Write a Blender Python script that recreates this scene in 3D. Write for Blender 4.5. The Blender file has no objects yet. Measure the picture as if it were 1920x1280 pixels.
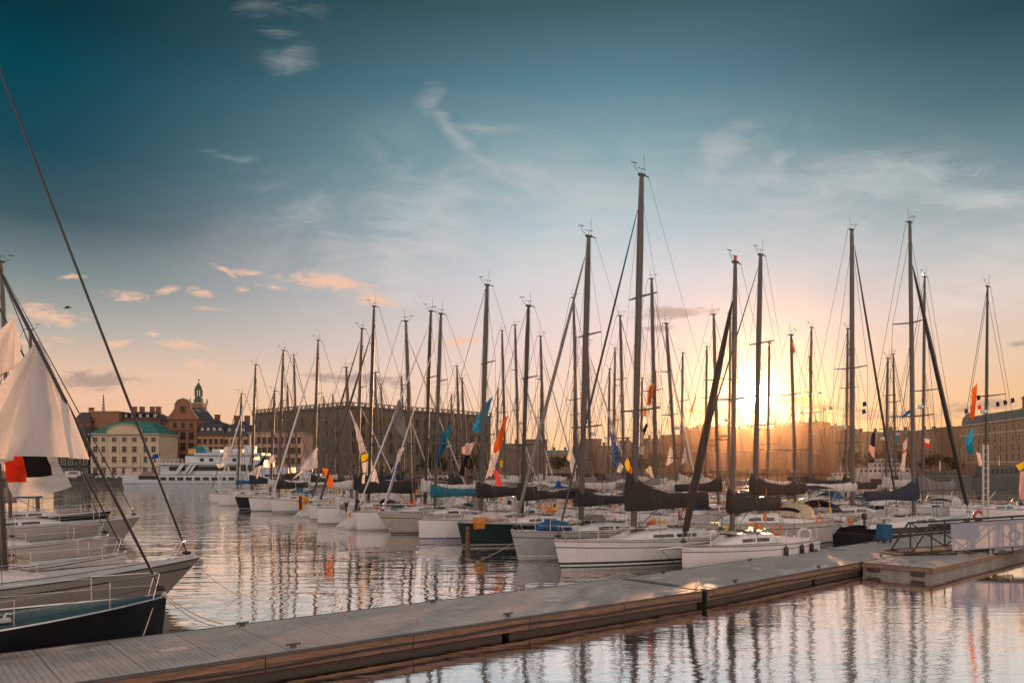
import bpy, math, random
from mathutils import Vector, Matrix
random.seed(7)
R = math.radians
SC = bpy.context.scene
COL = SC.collection
FPX, CX, HY, CH = 1500.0, 960.0, 880.0, 4.4      # focal length in photo pixels, principal column, horizon row, eye height

# ------------------------------------------------------------------ camera
cam_d = bpy.data.cameras.new('camera'); cam = bpy.data.objects.new('camera', cam_d); COL.objects.link(cam)
cam.location = (0, 0, CH); cam.rotation_euler = (R(90), 0, 0)
cam_d.sensor_width = 36.0; cam_d.lens = FPX/1920*36.0
cam_d.shift_y = (HY-640)/1920.0; cam_d.clip_start = 0.1; cam_d.clip_end = 5000
SC.camera = cam
SC.view_settings.view_transform = 'Standard'; SC.view_settings.look = 'None'
SC.view_settings.exposure = 0.0; SC.view_settings.gamma = 1.0
SC.cycles.use_denoising = True
SC.cycles.max_bounces = 6; SC.cycles.transparent_max_bounces = 8
SC.cycles.volume_bounces = 0
SC.cycles.caustics_reflective = False; SC.cycles.caustics_refractive = False
SC.cycles.sample_clamp_indirect = 6.0

# ------------------------------------------------------------------ sun
SUN_AZ, SUN_EL = math.atan((1415-960)/FPX), math.atan(145/math.hypot(FPX, 455))
sun_dir = Vector((math.sin(SUN_AZ)*math.cos(SUN_EL), math.cos(SUN_AZ)*math.cos(SUN_EL), math.sin(SUN_EL)))
sd = bpy.data.lights.new('sun', 'SUN'); sd.energy = 4.6; sd.angle = R(0.5); sd.color = (1.0, 0.47, 0.20)
sun = bpy.data.objects.new('sun', sd); COL.objects.link(sun)
sun.rotation_euler = sun_dir.to_track_quat('Z', 'Y').to_euler()

# ------------------------------------------------------------------ node helpers
def lin(c):
    return tuple(((v/255)/12.92 if v/255 <= .04045 else ((v/255+.055)/1.055)**2.4) for v in c)

class NT:
    def __init__(s, tree): s.t = tree; s.n = tree.nodes; s.l = tree.links
    def node(s, typ, **kw):
        n = s.n.new(typ)
        for k, v in kw.items(): setattr(n, k, v)
        return n
    def put(s, sock, v):
        if isinstance(v, bpy.types.NodeSocket): s.l.new(v, sock)
        else:
            if hasattr(sock.default_value, '__len__') and len(sock.default_value) == 4 and len(v) == 3: v = (*v, 1)
            sock.default_value = v
    def math(s, op, a, b=None, clamp=False):
        n = s.node('ShaderNodeMath', operation=op, use_clamp=clamp); s.put(n.inputs[0], a)
        if b is not None: s.put(n.inputs[1], b)
        return n.outputs[0]
    def mix(s, f, a, b, blend='MIX'):
        n = s.node('ShaderNodeMix', data_type='RGBA', blend_type=blend); s.put(n.inputs[0], f); s.put(n.inputs[6], a); s.put(n.inputs[7], b)
        return n.outputs[2]
    def mapr(s, v, a, b, c=0., d=1., smooth=True):
        n = s.node('ShaderNodeMapRange', interpolation_type='SMOOTHSTEP' if smooth else 'LINEAR')
        s.put(n.inputs[0], v)
        for i, q in enumerate((a, b, c, d)): n.inputs[1+i].default_value = q
        return n.outputs[0]
    def ramp(s, v, stops):
        n = s.node('ShaderNodeValToRGB'); e = n.color_ramp.elements
        while len(e) < len(stops): e.new(0.5)
        for i, (p, c) in enumerate(stops): e[i].position = p; e[i].color = (*c, 1)
        s.put(n.inputs[0], v); return n.outputs[0]
    def noise(s, vec, scale, detail=3, rough=.55, dist=0.):
        n = s.node('ShaderNodeTexNoise')
        if vec is not None: s.l.new(vec, n.inputs['Vector'])
        n.inputs['Scale'].default_value = scale; n.inputs['Detail'].default_value = detail
        n.inputs['Roughness'].default_value = rough; n.inputs['Distortion'].default_value = dist
        return n.outputs[0]
    def mapping(s, vec, loc=(0,0,0), rot=(0,0,0), sc=(1,1,1), typ='POINT'):
        n = s.node('ShaderNodeMapping', vector_type=typ); s.l.new(vec, n.inputs[0])
        n.inputs[1].default_value = loc; n.inputs[2].default_value = rot; n.inputs[3].default_value = sc
        return n.outputs[0]

# ------------------------------------------------------------------ sky
def make_world():
    w = bpy.data.worlds.new('World'); SC.world = w; w.use_nodes = True
    t = NT(w.node_tree); t.n.clear()
    out = t.node('ShaderNodeOutputWorld')
    co = t.node('ShaderNodeTexCoord').outputs['Generated']
    nv = t.node('ShaderNodeVectorMath', operation='NORMALIZE'); t.l.new(co, nv.inputs[0]); d = nv.outputs[0]
    sp = t.node('ShaderNodeSeparateXYZ'); t.l.new(d, sp.inputs[0]); X, Y, Z = sp.outputs
    # azimuth weight round the bright column of the sky (a little left of the sun)
    hl = t.math('SQRT', t.math('ADD', t.math('MULTIPLY', X, X), t.math('MULTIPLY', Y, Y)))
    az = R(8); ca = t.math('DIVIDE', t.math('ADD', t.math('MULTIPLY', X, math.sin(az)), t.math('MULTIPLY', Y, math.cos(az))), t.math('MAXIMUM', hl, .001))
    z = t.math('MAXIMUM', Z, 0.0)
    def st(L): return [(p, lin(c)) for p, c in L]
    center = t.ramp(z, st([(0,(255,196,138)),(.05,(252,204,164)),(.10,(244,211,190)),(.16,(236,213,206)),(.23,(216,213,216)),(.29,(178,197,204)),(.36,(134,166,174)),(.43,(92,132,146)),(.50,(60,92,100)),(.8,(42,70,84))]))
    left = t.ramp(z, st([(0,(240,180,135)),(.06,(240,190,152)),(.11,(228,192,166)),(.155,(178,174,166)),(.21,(120,136,138)),(.265,(62,88,97)),(.33,(24,72,86)),(.40,(0,66,80)),(.45,(0,50,60)),(.8,(0,40,52))]))
    right = t.ramp(z, st([(0,(240,170,100)),(.06,(240,188,134)),(.12,(230,198,170)),(.18,(214,200,190)),(.24,(174,184,187)),(.31,(112,140,148)),(.37,(72,106,117)),(.44,(36,70,82)),(.8,(34,58,72))]))
    back = t.ramp(z, st([(0,(228,190,168)),(.10,(220,188,172)),(.25,(202,186,180)),(.5,(172,160,156)),(.9,(140,130,130))]))
    ang = t.math('ARCTAN2', X, Y)                                   # azimuth, 0 along +Y
    wl = t.mapr(ang, R(-32), R(7)); wr = t.mapr(ang, R(7), R(35))
    col = t.mix(wl, left, center); col = t.mix(wr, col, right)
    bk = t.node('ShaderNodeVectorMath', operation='SCALE'); t.l.new(back, bk.inputs[0]); bk.inputs['Scale'].default_value = 2.3
    col = t.mix(t.mapr(ca, .68, -.35), col, bk.outputs[0])
    # glow round the sun
    dot = t.node('ShaderNodeVectorMath', operation='DOT_PRODUCT'); t.l.new(d, dot.inputs[0]); dot.inputs[1].default_value = sun_dir
    sa = t.math('ARCCOSINE', t.math('MINIMUM', dot.outputs['Value'], 1.0))
    def glow(sig, amp, c):
        q = t.math('DIVIDE', sa, R(sig)); g = t.math('EXPONENT', t.math('MULTIPLY', t.math('MULTIPLY', q, q), -1.0))
        m = t.node('ShaderNodeVectorMath', operation='SCALE'); m.inputs[0].default_value = tuple(v*amp for v in c); t.l.new(g, m.inputs['Scale']); return m.outputs[0]
    def add(a, b):
        m = t.node('ShaderNodeVectorMath', operation='ADD'); t.l.new(a, m.inputs[0]); t.l.new(b, m.inputs[1]); return m.outputs[0]
    # clouds, placed by direction (tangent coordinates of the half sky in front)
    yy = t.math('MAXIMUM', Y, .05)
    cb = t.node('ShaderNodeCombineXYZ'); t.l.new(t.math('DIVIDE', X, yy), cb.inputs[0]); t.l.new(t.math('DIVIDE', Z, yy), cb.inputs[1])
    uv = cb.outputs[0]; front = t.mapr(Y, .05, .3)
    warp = t.node('ShaderNodeTexNoise'); warp.inputs['Scale'].default_value = 14; warp.inputs['Detail'].default_value = 4; t.l.new(uv, warp.inputs['Vector'])
    wv = t.node('ShaderNodeVectorMath', operation='MULTIPLY_ADD'); t.l.new(warp.outputs['Color'], wv.inputs[0]); wv.inputs[1].default_value = (.05,.02,0); wv.inputs[2].default_value = (-.025,-.01,0)
    uvw = add(uv, wv.outputs[0])
    def blobs(L):
        cur = None
        for (px, py, rx, ry, rot, a) in L:
            mp = t.mapping(uvw, ((px-CX)/FPX, (HY-py)/FPX, 0), (0,0,R(-rot)), (rx*1.5/FPX, ry*1.5/FPX, 1), 'TEXTURE')
            g = t.node('ShaderNodeTexGradient', gradient_type='SPHERICAL'); t.l.new(mp, g.inputs[0])
            v = t.math('MULTIPLY', g.outputs['Fac'], a)
            cur = v if cur is None else t.math('MAXIMUM', cur, v)
        return cur
    nz = t.noise(t.mapping(uv, rot=(0,0,R(-4)), sc=(1, 2.4, 1)), 34, 8, .66, .5)
    nzs = t.noise(t.mapping(uv, rot=(0,0,R(32)), sc=(.6, 2.6, 1)), 15, 8, .66, .9)
    puff = blobs([(135,518,34,6,0,1),(90,592,66,16,-4,1),(60,575,40,12,0,.8),(120,600,40,12,0,.9),(238,556,36,11,4,1),(310,545,20,8,-20,.9),(372,545,26,9,10,.9),(418,502,28,7,22,1),(478,506,36,8,2,1),(625,532,85,18,10,1.1),(700,560,60,12,8,.9),(350,646,55,13,4,.8),(286,628,18,7,0,.9),(376,682,34,13,10,.9),(860,640,50,12,0,.8),(215,646,28,10,0,.8),(392,574,44,6,2,.8),(240,745,130,26,0,.7),(515,534,30,8,10,.6),(60,640,70,14,0,.7),(460,540,20,7,0,.7),(560,1,0.1,.1,0,0)])
    grey = blobs([(180,716,85,20,4,1.15),(690,712,130,13,4,1),(620,704,60,8,8,.8),(1262,588,72,13,-4,1.2),(1232,617,44,8,0,1.0),(1500,752,70,11,3,.9),(1600,765,130,8,2,.7),(1915,641,34,6,0,1),(1840,760,140,16,-2,.8),(1700,775,140,12,0,.7),(1470,716,40,5,0,.6),(1180,805,70,7,0,.6),(1320,772,70,9,0,.6)])
    cirr = blobs([(540,112,58,28,0,.62),(520,58,38,14,5,.45),(575,12,60,26,0,.4),(490,14,60,20,0,.6),(806,190,26,30,20,.8),(850,250,80,16,48,.9),(900,300,60,10,36,.9),(900,240,80,12,4,.7),(990,322,55,16,8,.9),(985,345,40,10,8,.7),(790,390,110,120,-20,.5),(735,480,50,120,-15,.5),(600,430,180,90,35,.3),(1350,285,70,36,-40,1),(1330,320,30,40,-20,.7),(1460,312,50,20,-40,.8),(1620,330,210,40,-3,1),(1560,340,90,30,-20,1),(1850,370,150,34,4,.9),(1740,350,120,24,3,.7),(1110,390,150,50,-10,.7),(1080,480,160,120,0,.55),(1860,520,180,80,-20,.7),(1560,430,160,70,10,.4),(430,292,70,10,10,.3)])
    veilb = blobs([(1000,440,420,170,-8,1),(1500,400,380,150,4,.9),(760,420,240,150,-30,.8),(1750,500,300,130,-10,.8),(620,520,260,90,10,.6)])
    veil = t.math('MULTIPLY', t.math('MULTIPLY', veilb, t.mapr(t.noise(t.mapping(uv, rot=(0,0,R(55)), sc=(.8, 2.2, 1)), 7, 5, .6, 1.2), .36, .72)), .42)
    col = t.mix(t.math('MULTIPLY', veil, front), col, lin((226,214,212)))
    def dens(b, n, lo, hi, k=1.0):
        return t.math('MULTIPLY', t.mapr(t.math('ADD', b, t.math('MULTIPLY', t.math('SUBTRACT', n, .5), k)), lo, hi), front)
    dc = t.math('MULTIPLY', t.math('MULTIPLY', dens(cirr, nzs, .02, 1.05, 2.0), t.mapr(cirr, 0, .3)), .62)
    dp = t.math('MULTIPLY', t.math('MULTIPLY', dens(puff, nz, .15, 1.0, 2.3), t.mapr(puff, 0, .25)), .82)
    dg = t.math('MULTIPLY', t.math('MULTIPLY', dens(grey, nz, .22, .85, 1.9), t.mapr(grey, 0, .25)), .72)
    ccol = t.ramp(z, st([(0,(255,225,190)),(.15,(246,222,208)),(.3,(196,204,204)),(.5,(140,140,145)),(.8,(120,130,140))]))
    gcol = t.mix(t.mapr(sa, R(2), R(8)), lin((238,172,90)), lin((158,138,134)))
    col = t.mix(dc, col, ccol)
    col = t.mix(dp, col, lin((247,196,166)))
    g1 = add(glow(7, .06, (1,.50,.24)), glow(2.4, .42, (1,.58,.22)))
    col = add(col, g1)
    col = t.mix(dg, col, gcol)
    col = add(col, add(glow(1.05, 4.5, (1,.84,.58)), glow(.45, 80, (1,.85,.6))))
    # physical sky underneath, the painted gradient on top is the evening's haze and grading
    sky = t.node('ShaderNodeTexSky', sky_type='NISHITA'); sky.sun_disc = False
    sky.sun_elevation = SUN_EL; sky.sun_rotation = SUN_AZ; sky.air_density = 1.2; sky.dust_density = 1.5; sky.ozone_density = 2.0
    b1 = t.node('ShaderNodeBackground'); t.l.new(t.mix(1.0, sky.outputs[0], (.035,.032,.03), 'MULTIPLY'), b1.inputs[0]); b1.inputs[1].default_value = SKY_N
    b2 = t.node('ShaderNodeBackground'); t.l.new(col, b2.inputs[0]); b2.inputs[1].default_value = SKY_G
    a = t.node('ShaderNodeAddShader'); t.l.new(b1.outputs[0], a.inputs[0]); t.l.new(b2.outputs[0], a.inputs[1])
    t.l.new(a.outputs[0], out.inputs[0])
    w.cycles.sampling_method = 'MANUAL'; w.cycles.sample_map_resolution = 1024
SKY_N, SKY_G = 0.05, 1.0
make_world()

# ------------------------------------------------------------------ materials
_M = {}
def _newmat(name):
    m = bpy.data.materials.new(name); m.use_nodes = True; t = NT(m.node_tree); t.n.clear()
    return m, t, t.node('ShaderNodeOutputMaterial')
def mat(name, col, rough=.5, metal=0., var=.12, scale=3., bump=0., stretch=(1,1,1), coat=0., grime=0., spec=.5, crease=False):
    if name in _M: return _M[name]
    m, t, o = _newmat(name)
    co = t.mapping(t.node('ShaderNodeTexCoord').outputs['Object'], sc=stretch)
    n = t.noise(co, scale, 5, .6)
    c = t.mix(t.mapr(n, .3, .7), tuple(v*(1-var) for v in col), tuple(min(1, v*(1+var)) for v in col))
    if grime:      # waterline stain and streaks running down from the deck edge
        oc = t.node('ShaderNodeTexCoord').outputs['Object']; sz = t.node('ShaderNodeSeparateXYZ'); t.l.new(oc, sz.inputs[0])
        g1 = t.noise(t.mapping(oc, sc=(3, 3, .5)), 1.6, 5, .65); g2 = t.noise(t.mapping(oc, sc=(9, 9, .25)), 1.2, 4, .6)
        f = t.math('MULTIPLY', t.mapr(t.math('ADD', sz.outputs[2], t.math('MULTIPLY', t.math('SUBTRACT', g1, .5), .35)), .30, .02), grime)
        f = t.math('MAXIMUM', f, t.math('MULTIPLY', t.mapr(g2, .55, .78), grime*.45)); c = t.mix(f, c, (.17,.13,.085))
    p = t.node('ShaderNodeBsdfPrincipled'); t.l.new(c, p.inputs['Base Color'])
    t.l.new(t.mapr(n, .2, .8, max(.02, rough*.8), min(1, rough*1.25)), p.inputs['Roughness'])
    p.inputs['Metallic'].default_value = metal; p.inputs['Specular IOR Level'].default_value = spec; p.inputs['Coat Weight'].default_value = coat
    if bump:
        b = t.node('ShaderNodeBump'); b.inputs['Strength'].default_value = bump; b.inputs['Distance'].default_value = .07 if crease else .02
        hgt = t.noise(co, scale*6, 3)
        if crease:
            oc = t.node('ShaderNodeTexCoord').outputs['Object']; hgt = t.math('ADD', t.math('MULTIPLY', hgt, .25), t.noise(t.mapping(oc, rot=(0,R(14),0), sc=(1.6,1.6,.35)), 2.6, 4, .6, 1.0))
        t.l.new(hgt, b.inputs['Height']); t.l.new(b.outputs[0], p.inputs['Normal'])
    t.l.new(p.outputs[0], o.inputs[0]); _M[name] = m; return m
def cloth(name, col, trans=.45, var=.08):
    if name in _M: return _M[name]
    m, t, o = _newmat(name)
    co = t.node('ShaderNodeTexCoord').outputs['Object']; n = t.noise(co, 5, 4)
    c = t.mix(n, tuple(v*(1-var) for v in col), tuple(min(1, v*(1+var)) for v in col))
    a = t.node('ShaderNodeBsdfDiffuse'); b = t.node('ShaderNodeBsdfTranslucent'); t.l.new(c, a.inputs[0]); t.l.new(c, b.inputs[0])
    x = t.node('ShaderNodeMixShader'); x.inputs[0].default_value = trans; t.l.new(a.outputs[0], x.inputs[1]); t.l.new(b.outputs[0], x.inputs[2])
    bp = t.node('ShaderNodeBump'); bp.inputs['Strength'].default_value = .7; bp.inputs['Distance'].default_value = .05
    t.l.new(t.noise(t.mapping(co, rot=(0,R(20),0), sc=(2.2,2.2,.5)), 3.2, 5, .6, .8), bp.inputs['Height']); t.l.new(bp.outputs[0], a.inputs['Normal']); t.l.new(bp.outputs[0], b.inputs['Normal'])
    t.l.new(x.outputs[0], o.inputs[0]); _M[name] = m; return m
def facade(name, wall, glass, bw, bh, gap, var=.1):
    """far facade: windows as a brick pattern in the wall's own plane"""
    if name in _M: return _M[name]
    m, t, o = _newmat(name)
    s = t.node('ShaderNodeSeparateXYZ'); t.l.new(t.node('ShaderNodeTexCoord').outputs['Object'], s.inputs[0])
    c = t.node('ShaderNodeCombineXYZ'); t.l.new(t.math('ADD', s.outputs[0], s.outputs[1]), c.inputs[0]); t.l.new(s.outputs[2], c.inputs[1])
    b = t.node('ShaderNodeTexBrick'); b.offset = 0; b.squash = 1; t.l.new(c.outputs[0], b.inputs['Vector'])
    n = t.noise(c.outputs[0], .25, 5)
    t.l.new(t.mix(n, tuple(v*(1-var*2) for v in wall), tuple(v*(1+var*2) for v in wall)), b.inputs['Mortar'])
    b.inputs['Color1'].default_value = (*glass, 1); b.inputs['Color2'].default_value = (*[g*1.8 for g in glass], 1)
    b.inputs['Scale'].default_value = 1; b.inputs['Mortar Size'].default_value = gap; b.inputs['Mortar Smooth'].default_value = 0
    b.inputs['Brick Width'].default_value = bw; b.inputs['Row Height'].default_value = bh
    p = t.node('ShaderNodeBsdfPrincipled'); t.l.new(b.outputs[0], p.inputs[0]); p.inputs['Roughness'].default_value = .7
    t.l.new(p.outputs[0], o.inputs[0]); _M[name] = m; return m
def leafmat(name, a, b):
    if name in _M: return _M[name]
    m, t, o = _newmat(name)
    n = t.noise(t.node('ShaderNodeTexCoord').outputs['Object'], 1.3, 3)
    d = t.node('ShaderNodeBsdfDiffuse'); tr = t.node('ShaderNodeBsdfTranslucent'); c = t.mix(t.mapr(n, .35, .65), a, b)
    t.l.new(c, d.inputs[0]); t.l.new(c, tr.inputs[0]); x = t.node('ShaderNodeMixShader'); x.inputs[0].default_value = .3
    t.l.new(d.outputs[0], x.inputs[1]); t.l.new(tr.outputs[0], x.inputs[2]); t.l.new(x.outputs[0], o.inputs[0]); _M[name] = m; return m

# ------------------------------------------------------------------ mesh builder
class MB:
    def __init__(s): s.v = []; s.f = []; s.m = []
    def face(s, idx, m=0): s.f.append(tuple(idx)); s.m.append(m)
    def quad(s, a, b, c, d, m=0):
        i = len(s.v); s.v += [tuple(a), tuple(b), tuple(c), tuple(d)]; s.face((i, i+1, i+2, i+3), m)
    def poly(s, pts, m=0):
        i = len(s.v); s.v += [tuple(p) for p in pts]; s.face(range(i, i+len(pts)), m)
    def box(s, c, d, rz=0., m=0, bev=0.):
        hx, hy, hz = d[0]/2, d[1]/2, d[2]/2; cr, sr = math.cos(rz), math.sin(rz)
        if bev:
            rings = []
            for zz, k in ((-hz, bev), (-hz+bev, 0), (hz-bev, 0), (hz, bev)):
                q = [(-hx+k, -hy+k), (hx-k, -hy+k), (hx-k, hy-k), (-hx+k, hy-k)]
                rings.append([(c[0]+x*cr-y*sr, c[1]+x*sr+y*cr, c[2]+zz) for x, y in q])
            s.loft(rings, True, True, m); return
        i = len(s.v)
        for z in (-hz, hz):
            for x, y in ((-hx, -hy), (hx, -hy), (hx, hy), (-hx, hy)):
                s.v.append((c[0]+x*cr-y*sr, c[1]+x*sr+y*cr, c[2]+z))
        for q in ((3,2,1,0), (4,5,6,7), (0,1,5,4), (1,2,6,5), (2,3,7,6), (3,0,4,7)): s.face([i+k for k in q], m)
    def loft(s, rings, closed=True, cap=True, m=0):
        base = len(s.v); n = len(rings[0])
        for r in rings: s.v += [tuple(p) for p in r]
        for k in range(len(rings)-1):
            mm = m[k] if isinstance(m, (list, tuple)) else m
            for j in range(n if closed else n-1):
                a, b = base+k*n+j, base+k*n+(j+1) % n
                s.face((a, b, b+n, a+n), mm)
        if cap and closed:
            m0 = m[0] if isinstance(m, (list, tuple)) else m
            s.face([base+j for j in range(n)][::-1], m0); s.face([base+(len(rings)-1)*n+j for j in range(n)], m0)
    def tube(s, pts, r, n=6, m=0, sq=1.0, cap=True):
        pts = [Vector(p) for p in pts]; rings = []
        for i, p in enumerate(pts):
            d = (pts[min(i+1, len(pts)-1)]-pts[max(i-1, 0)]).normalized()
            ref = Vector((0, 1, 0)) if abs(d.y) < .9 else Vector((1, 0, 0))
            u = ref.cross(d).normalized(); w = d.cross(u)
            rr = r[i] if isinstance(r, (list, tuple)) else r
            rings.append([p+u*(rr*math.cos(2*math.pi*k/n))+w*(rr*sq*math.sin(2*math.pi*k/n)) for k in range(n)])
        s.loft(rings, True, cap, m)
    def ring(s, c, r, t, axis='x', n=18, k=6, m=0, a0=0., a1=2*math.pi):
        full = abs(a1-a0-2*math.pi) < 1e-4; N = n+1
        pts = []
        for i in range(N):
            a = a0+(a1-a0)*i/n; q = (math.cos(a)*r, math.sin(a)*r)
            pts.append({'x': (c[0], c[1]+q[0], c[2]+q[1]), 'y': (c[0]+q[0], c[1], c[2]+q[1]), 'z': (c[0]+q[0], c[1]+q[1], c[2])}[axis])
        rings = []
        C = Vector(c)
        for i, p in enumerate(pts):
            rad = (Vector(p)-C).normalized(); ax = Vector({'x': (1,0,0), 'y': (0,1,0), 'z': (0,0,1)}[axis])
            rings.append([Vector(p)+rad*(t*math.cos(2*math.pi*j/k))+ax*(t*math.sin(2*math.pi*j/k)) for j in range(k)])
        s.loft(rings, True, not full, m)
    def build(s, name, mats, parent=None, smooth=False, loc=None):
        me = bpy.data.meshes.new(name); me.from_pydata(s.v, [], s.f)
        for m in (mats if isinstance(mats, (list, tuple)) else [mats]): me.materials.append(m)
        me.polygons.foreach_set('material_index', s.m)
        if smooth:
            me.polygons.foreach_set('use_smooth', [True]*len(s.f))
            try: me.set_sharp_from_angle(angle=R(38))
            except Exception: pass
        me.update()
        o = bpy.data.objects.new(name, me); COL.objects.link(o)
        if parent is not None: o.parent = parent
        if loc is not None: o.location = loc
        return o
def thing(name, label, cat, loc=(0,0,0), rz=0., group=None):
    o = bpy.data.objects.new(name, None); COL.objects.link(o); o.empty_display_size = .3
    o.location = loc; o.rotation_euler = (0, 0, rz); tag(o, label, cat, group); return o
def tag(o, label, cat, group=None):
    o['label'] = label; o['category'] = cat
    if group: o['group'] = group
    return o
def struct(o, kind='structure'): o['kind'] = kind; return o
def share(o, name, parent, loc, rz=0.):
    c = o.copy(); c.name = name; COL.objects.link(c); c.parent = parent; c.location = loc; c.rotation_euler = (0,0,rz); return c
def W(px, py, D): return Vector(((px-CX)/FPX*D, D, CH-(py-HY)/FPX*D))   # a spot D metres ahead, read off the photograph
def lerp(a, b, t): return a+(b-a)*t

M_white = mat('white_gelcoat', (.70,.68,.65), .24, var=.05, scale=.8, stretch=(1,1,3), coat=.3, grime=.55)
M_cream = mat('cream_gelcoat', (.52,.47,.40), .25, var=.06, scale=.8, stretch=(1,1,3), coat=.3, grime=.55)
M_greyhull = mat('grey_gelcoat', (.36,.36,.36), .25, var=.06, scale=.8, stretch=(1,1,3), coat=.3, grime=.55)
M_navy = mat('navy_gelcoat', (.008,.009,.011), .38, var=.2, scale=.8, spec=.25)
M_green = mat('dark_green_gelcoat', (.006,.020,.018), .35, var=.2, scale=.8, spec=.25)
M_black = mat('black_paint', (.015,.015,.016), .35, var=.3)
M_blue = mat('blue_stripe_paint', (.02,.08,.28), .3)
M_red = mat('red_paint', (.45,.04,.03), .4)
M_deck = mat('deck_paint', (.58,.56,.53), .5, var=.10, scale=1.5)
M_teak = mat('teak_deck', (.26,.18,.11), .7, var=.3, scale=3, stretch=(1,14,1))
M_alu = mat('mast_alloy', (.08,.07,.06), .45, metal=.0, var=.12, scale=1.2, stretch=(1,1,.3))
M_carb = mat('carbon_black', (.018,.017,.016), .35, var=.25, scale=2)
M_steel = mat('stainless_steel', (.55,.52,.48), .25, metal=.9, var=.1)
M_wire = mat('rigging_wire', (.05,.045,.042), .5)
M_glassw = mat('tinted_window', (.02,.022,.025), .06, var=.1)
M_cv_black = mat('black_canvas', (.022,.020,.019), .85, var=.3, scale=4, bump=.9, crease=True)
M_cv_brown = mat('brown_canvas', (.030,.021,.017), .85, var=.25, scale=4, bump=.9, crease=True)
M_cv_navy = mat('navy_canvas', (.014,.022,.045), .85, var=.25, scale=4, bump=.9, crease=True)
M_cv_blue = mat('blue_canvas', (.01,.10,.22), .8, var=.2, scale=4, bump=.9, crease=True)
M_cv_teal = mat('teal_canvas', (.01,.14,.20), .8, var=.2, scale=4, bump=.9, crease=True)
M_cv_grey = mat('grey_canvas', (.20,.18,.17), .85, var=.2, scale=4, bump=.9, crease=True)
M_cv_white = mat('white_canvas', (.58,.54,.50), .8, var=.1, scale=4, bump=.9, crease=True)
M_sail = mat('rolled_sailcloth', (.62,.58,.54), .75, var=.1, scale=3, stretch=(1,1,.5), bump=.3)
M_rope = mat('rope', (.42,.36,.28), .9, var=.25, scale=20)
M_rope_d = mat('dark_rope', (.04,.04,.045), .9, var=.25, scale=20)
M_orange = mat('orange_plastic', (.80,.20,.015), .5, var=.12)
M_hoodw = cloth('pale_hood_canvas', (.80,.66,.42), .5)
# ------------------------------------------------------------------ water and shore
def make_water():
    m, t, o = _newmat('harbour_water')
    co = t.node('ShaderNodeTexCoord').outputs['Object']
    sep = t.node('ShaderNodeSeparateXYZ'); t.l.new(co, sep.inputs[0])
    n1 = t.noise(t.mapping(co, rot=(0,0,R(9)), sc=(.45,1.35,1)), 1.25, 2, .45, .8)
    n2 = t.noise(t.mapping(co, rot=(0,0,R(-12)), sc=(.45,1.3,1)), .40, 2, .5, .4)
    n3 = t.noise(t.mapping(co, sc=(.55,1.25,1)), 6.0, 3, .55)
    patch = t.mapr(t.noise(co, .045, 3), .36, .64, .35, 1.6)
    lee = t.math('ADD', t.math('MULTIPLY', t.math('SUBTRACT', sep.outputs[0], 6.24), -math.sin(R(42))), t.math('MULTIPLY', t.math('SUBTRACT', sep.outputs[1], 26.0), math.cos(R(42))))
    big = t.mapr(lee, -2, 7, .30, 1.0); fine = t.mapr(lee, -2, 7, .85, .2)     # the floating walkway shelters the near side
    h = t.math('MULTIPLY', t.math('ADD', t.math('MULTIPLY', n1, WAVE[0]), t.math('MULTIPLY', n2, WAVE[1])), big)
    h = t.math('MULTIPLY', t.math('ADD', h, t.math('MULTIPLY', t.math('MULTIPLY', n3, WAVE[2]), fine)), patch)
    b = t.node('ShaderNodeBump'); b.inputs['Strength'].default_value = 1.0; b.inputs['Distance'].default_value = 1.0; t.l.new(h, b.inputs['Height'])
    lw = t.node('ShaderNodeLayerWeight'); lw.inputs['Blend'].default_value = .5; t.l.new(b.outputs[0], lw.inputs['Normal'])
    df = t.node('ShaderNodeBsdfDiffuse'); df.inputs[0].default_value = (.010,.018,.020,1)
    gl = t.node('ShaderNodeBsdfGlossy'); gl.inputs[0].default_value = (1,.985,.97,1); gl.inputs['Roughness'].default_value = .012; t.l.new(b.outputs[0], gl.inputs['Normal'])
    x = t.node('ShaderNodeMixShader'); t.l.new(t.mapr(lw.outputs['Facing'], .28, .74, .10, 1.0, False), x.inputs[0]); t.l.new(df.outputs[0], x.inputs[1]); t.l.new(gl.outputs[0], x.inputs[2]); t.l.new(x.outputs[0], o.inputs[0])
    w = MB(); w.quad((-900,-60,0), (900,-60,0), (900,1500,0), (-900,1500,0))
    return struct(w.build('water', m))
WAVE = (.026, .044, .0040)
make_water()

def make_land():
    pts = [(-850,190),(-115,207),(-62,240),(-22,300),(12,470),(75,540),(200,800),(330,800),(240,560),(205,430),(192,330),(260,290),(850,270),(850,1450),(-850,1450)]
    top = MB(); top.poly([(x, y, 1.9) for x, y in pts])
    g = mat('quay_paving', (.16,.15,.14), .85, var=.2, scale=.4)
    struct(top.build('waterfront_ground', g))
    wl = MB()
    for (a, b) in zip(pts[:13], pts[1:13]):
        wl.quad((*a, -1), (*b, -1), (*b, 1.88), (*a, 1.88))
        d = (Vector(b)-Vector(a)).normalized(); c = (Vector(a)+Vector(b))/2
        wl.box((c.x, c.y, 1.98), ((Vector(b)-Vector(a)).length, .6, .26), math.atan2(d.y, d.x))
    o = wl.build('quay_wall', mat('quay_stone', (.10,.09,.08), .8, var=.3, scale=.6, stretch=(1,1,3), bump=.5))
    tag(o, 'low dark stone quay wall along the far shore of the harbour', 'quay wall')
make_land()

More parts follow.
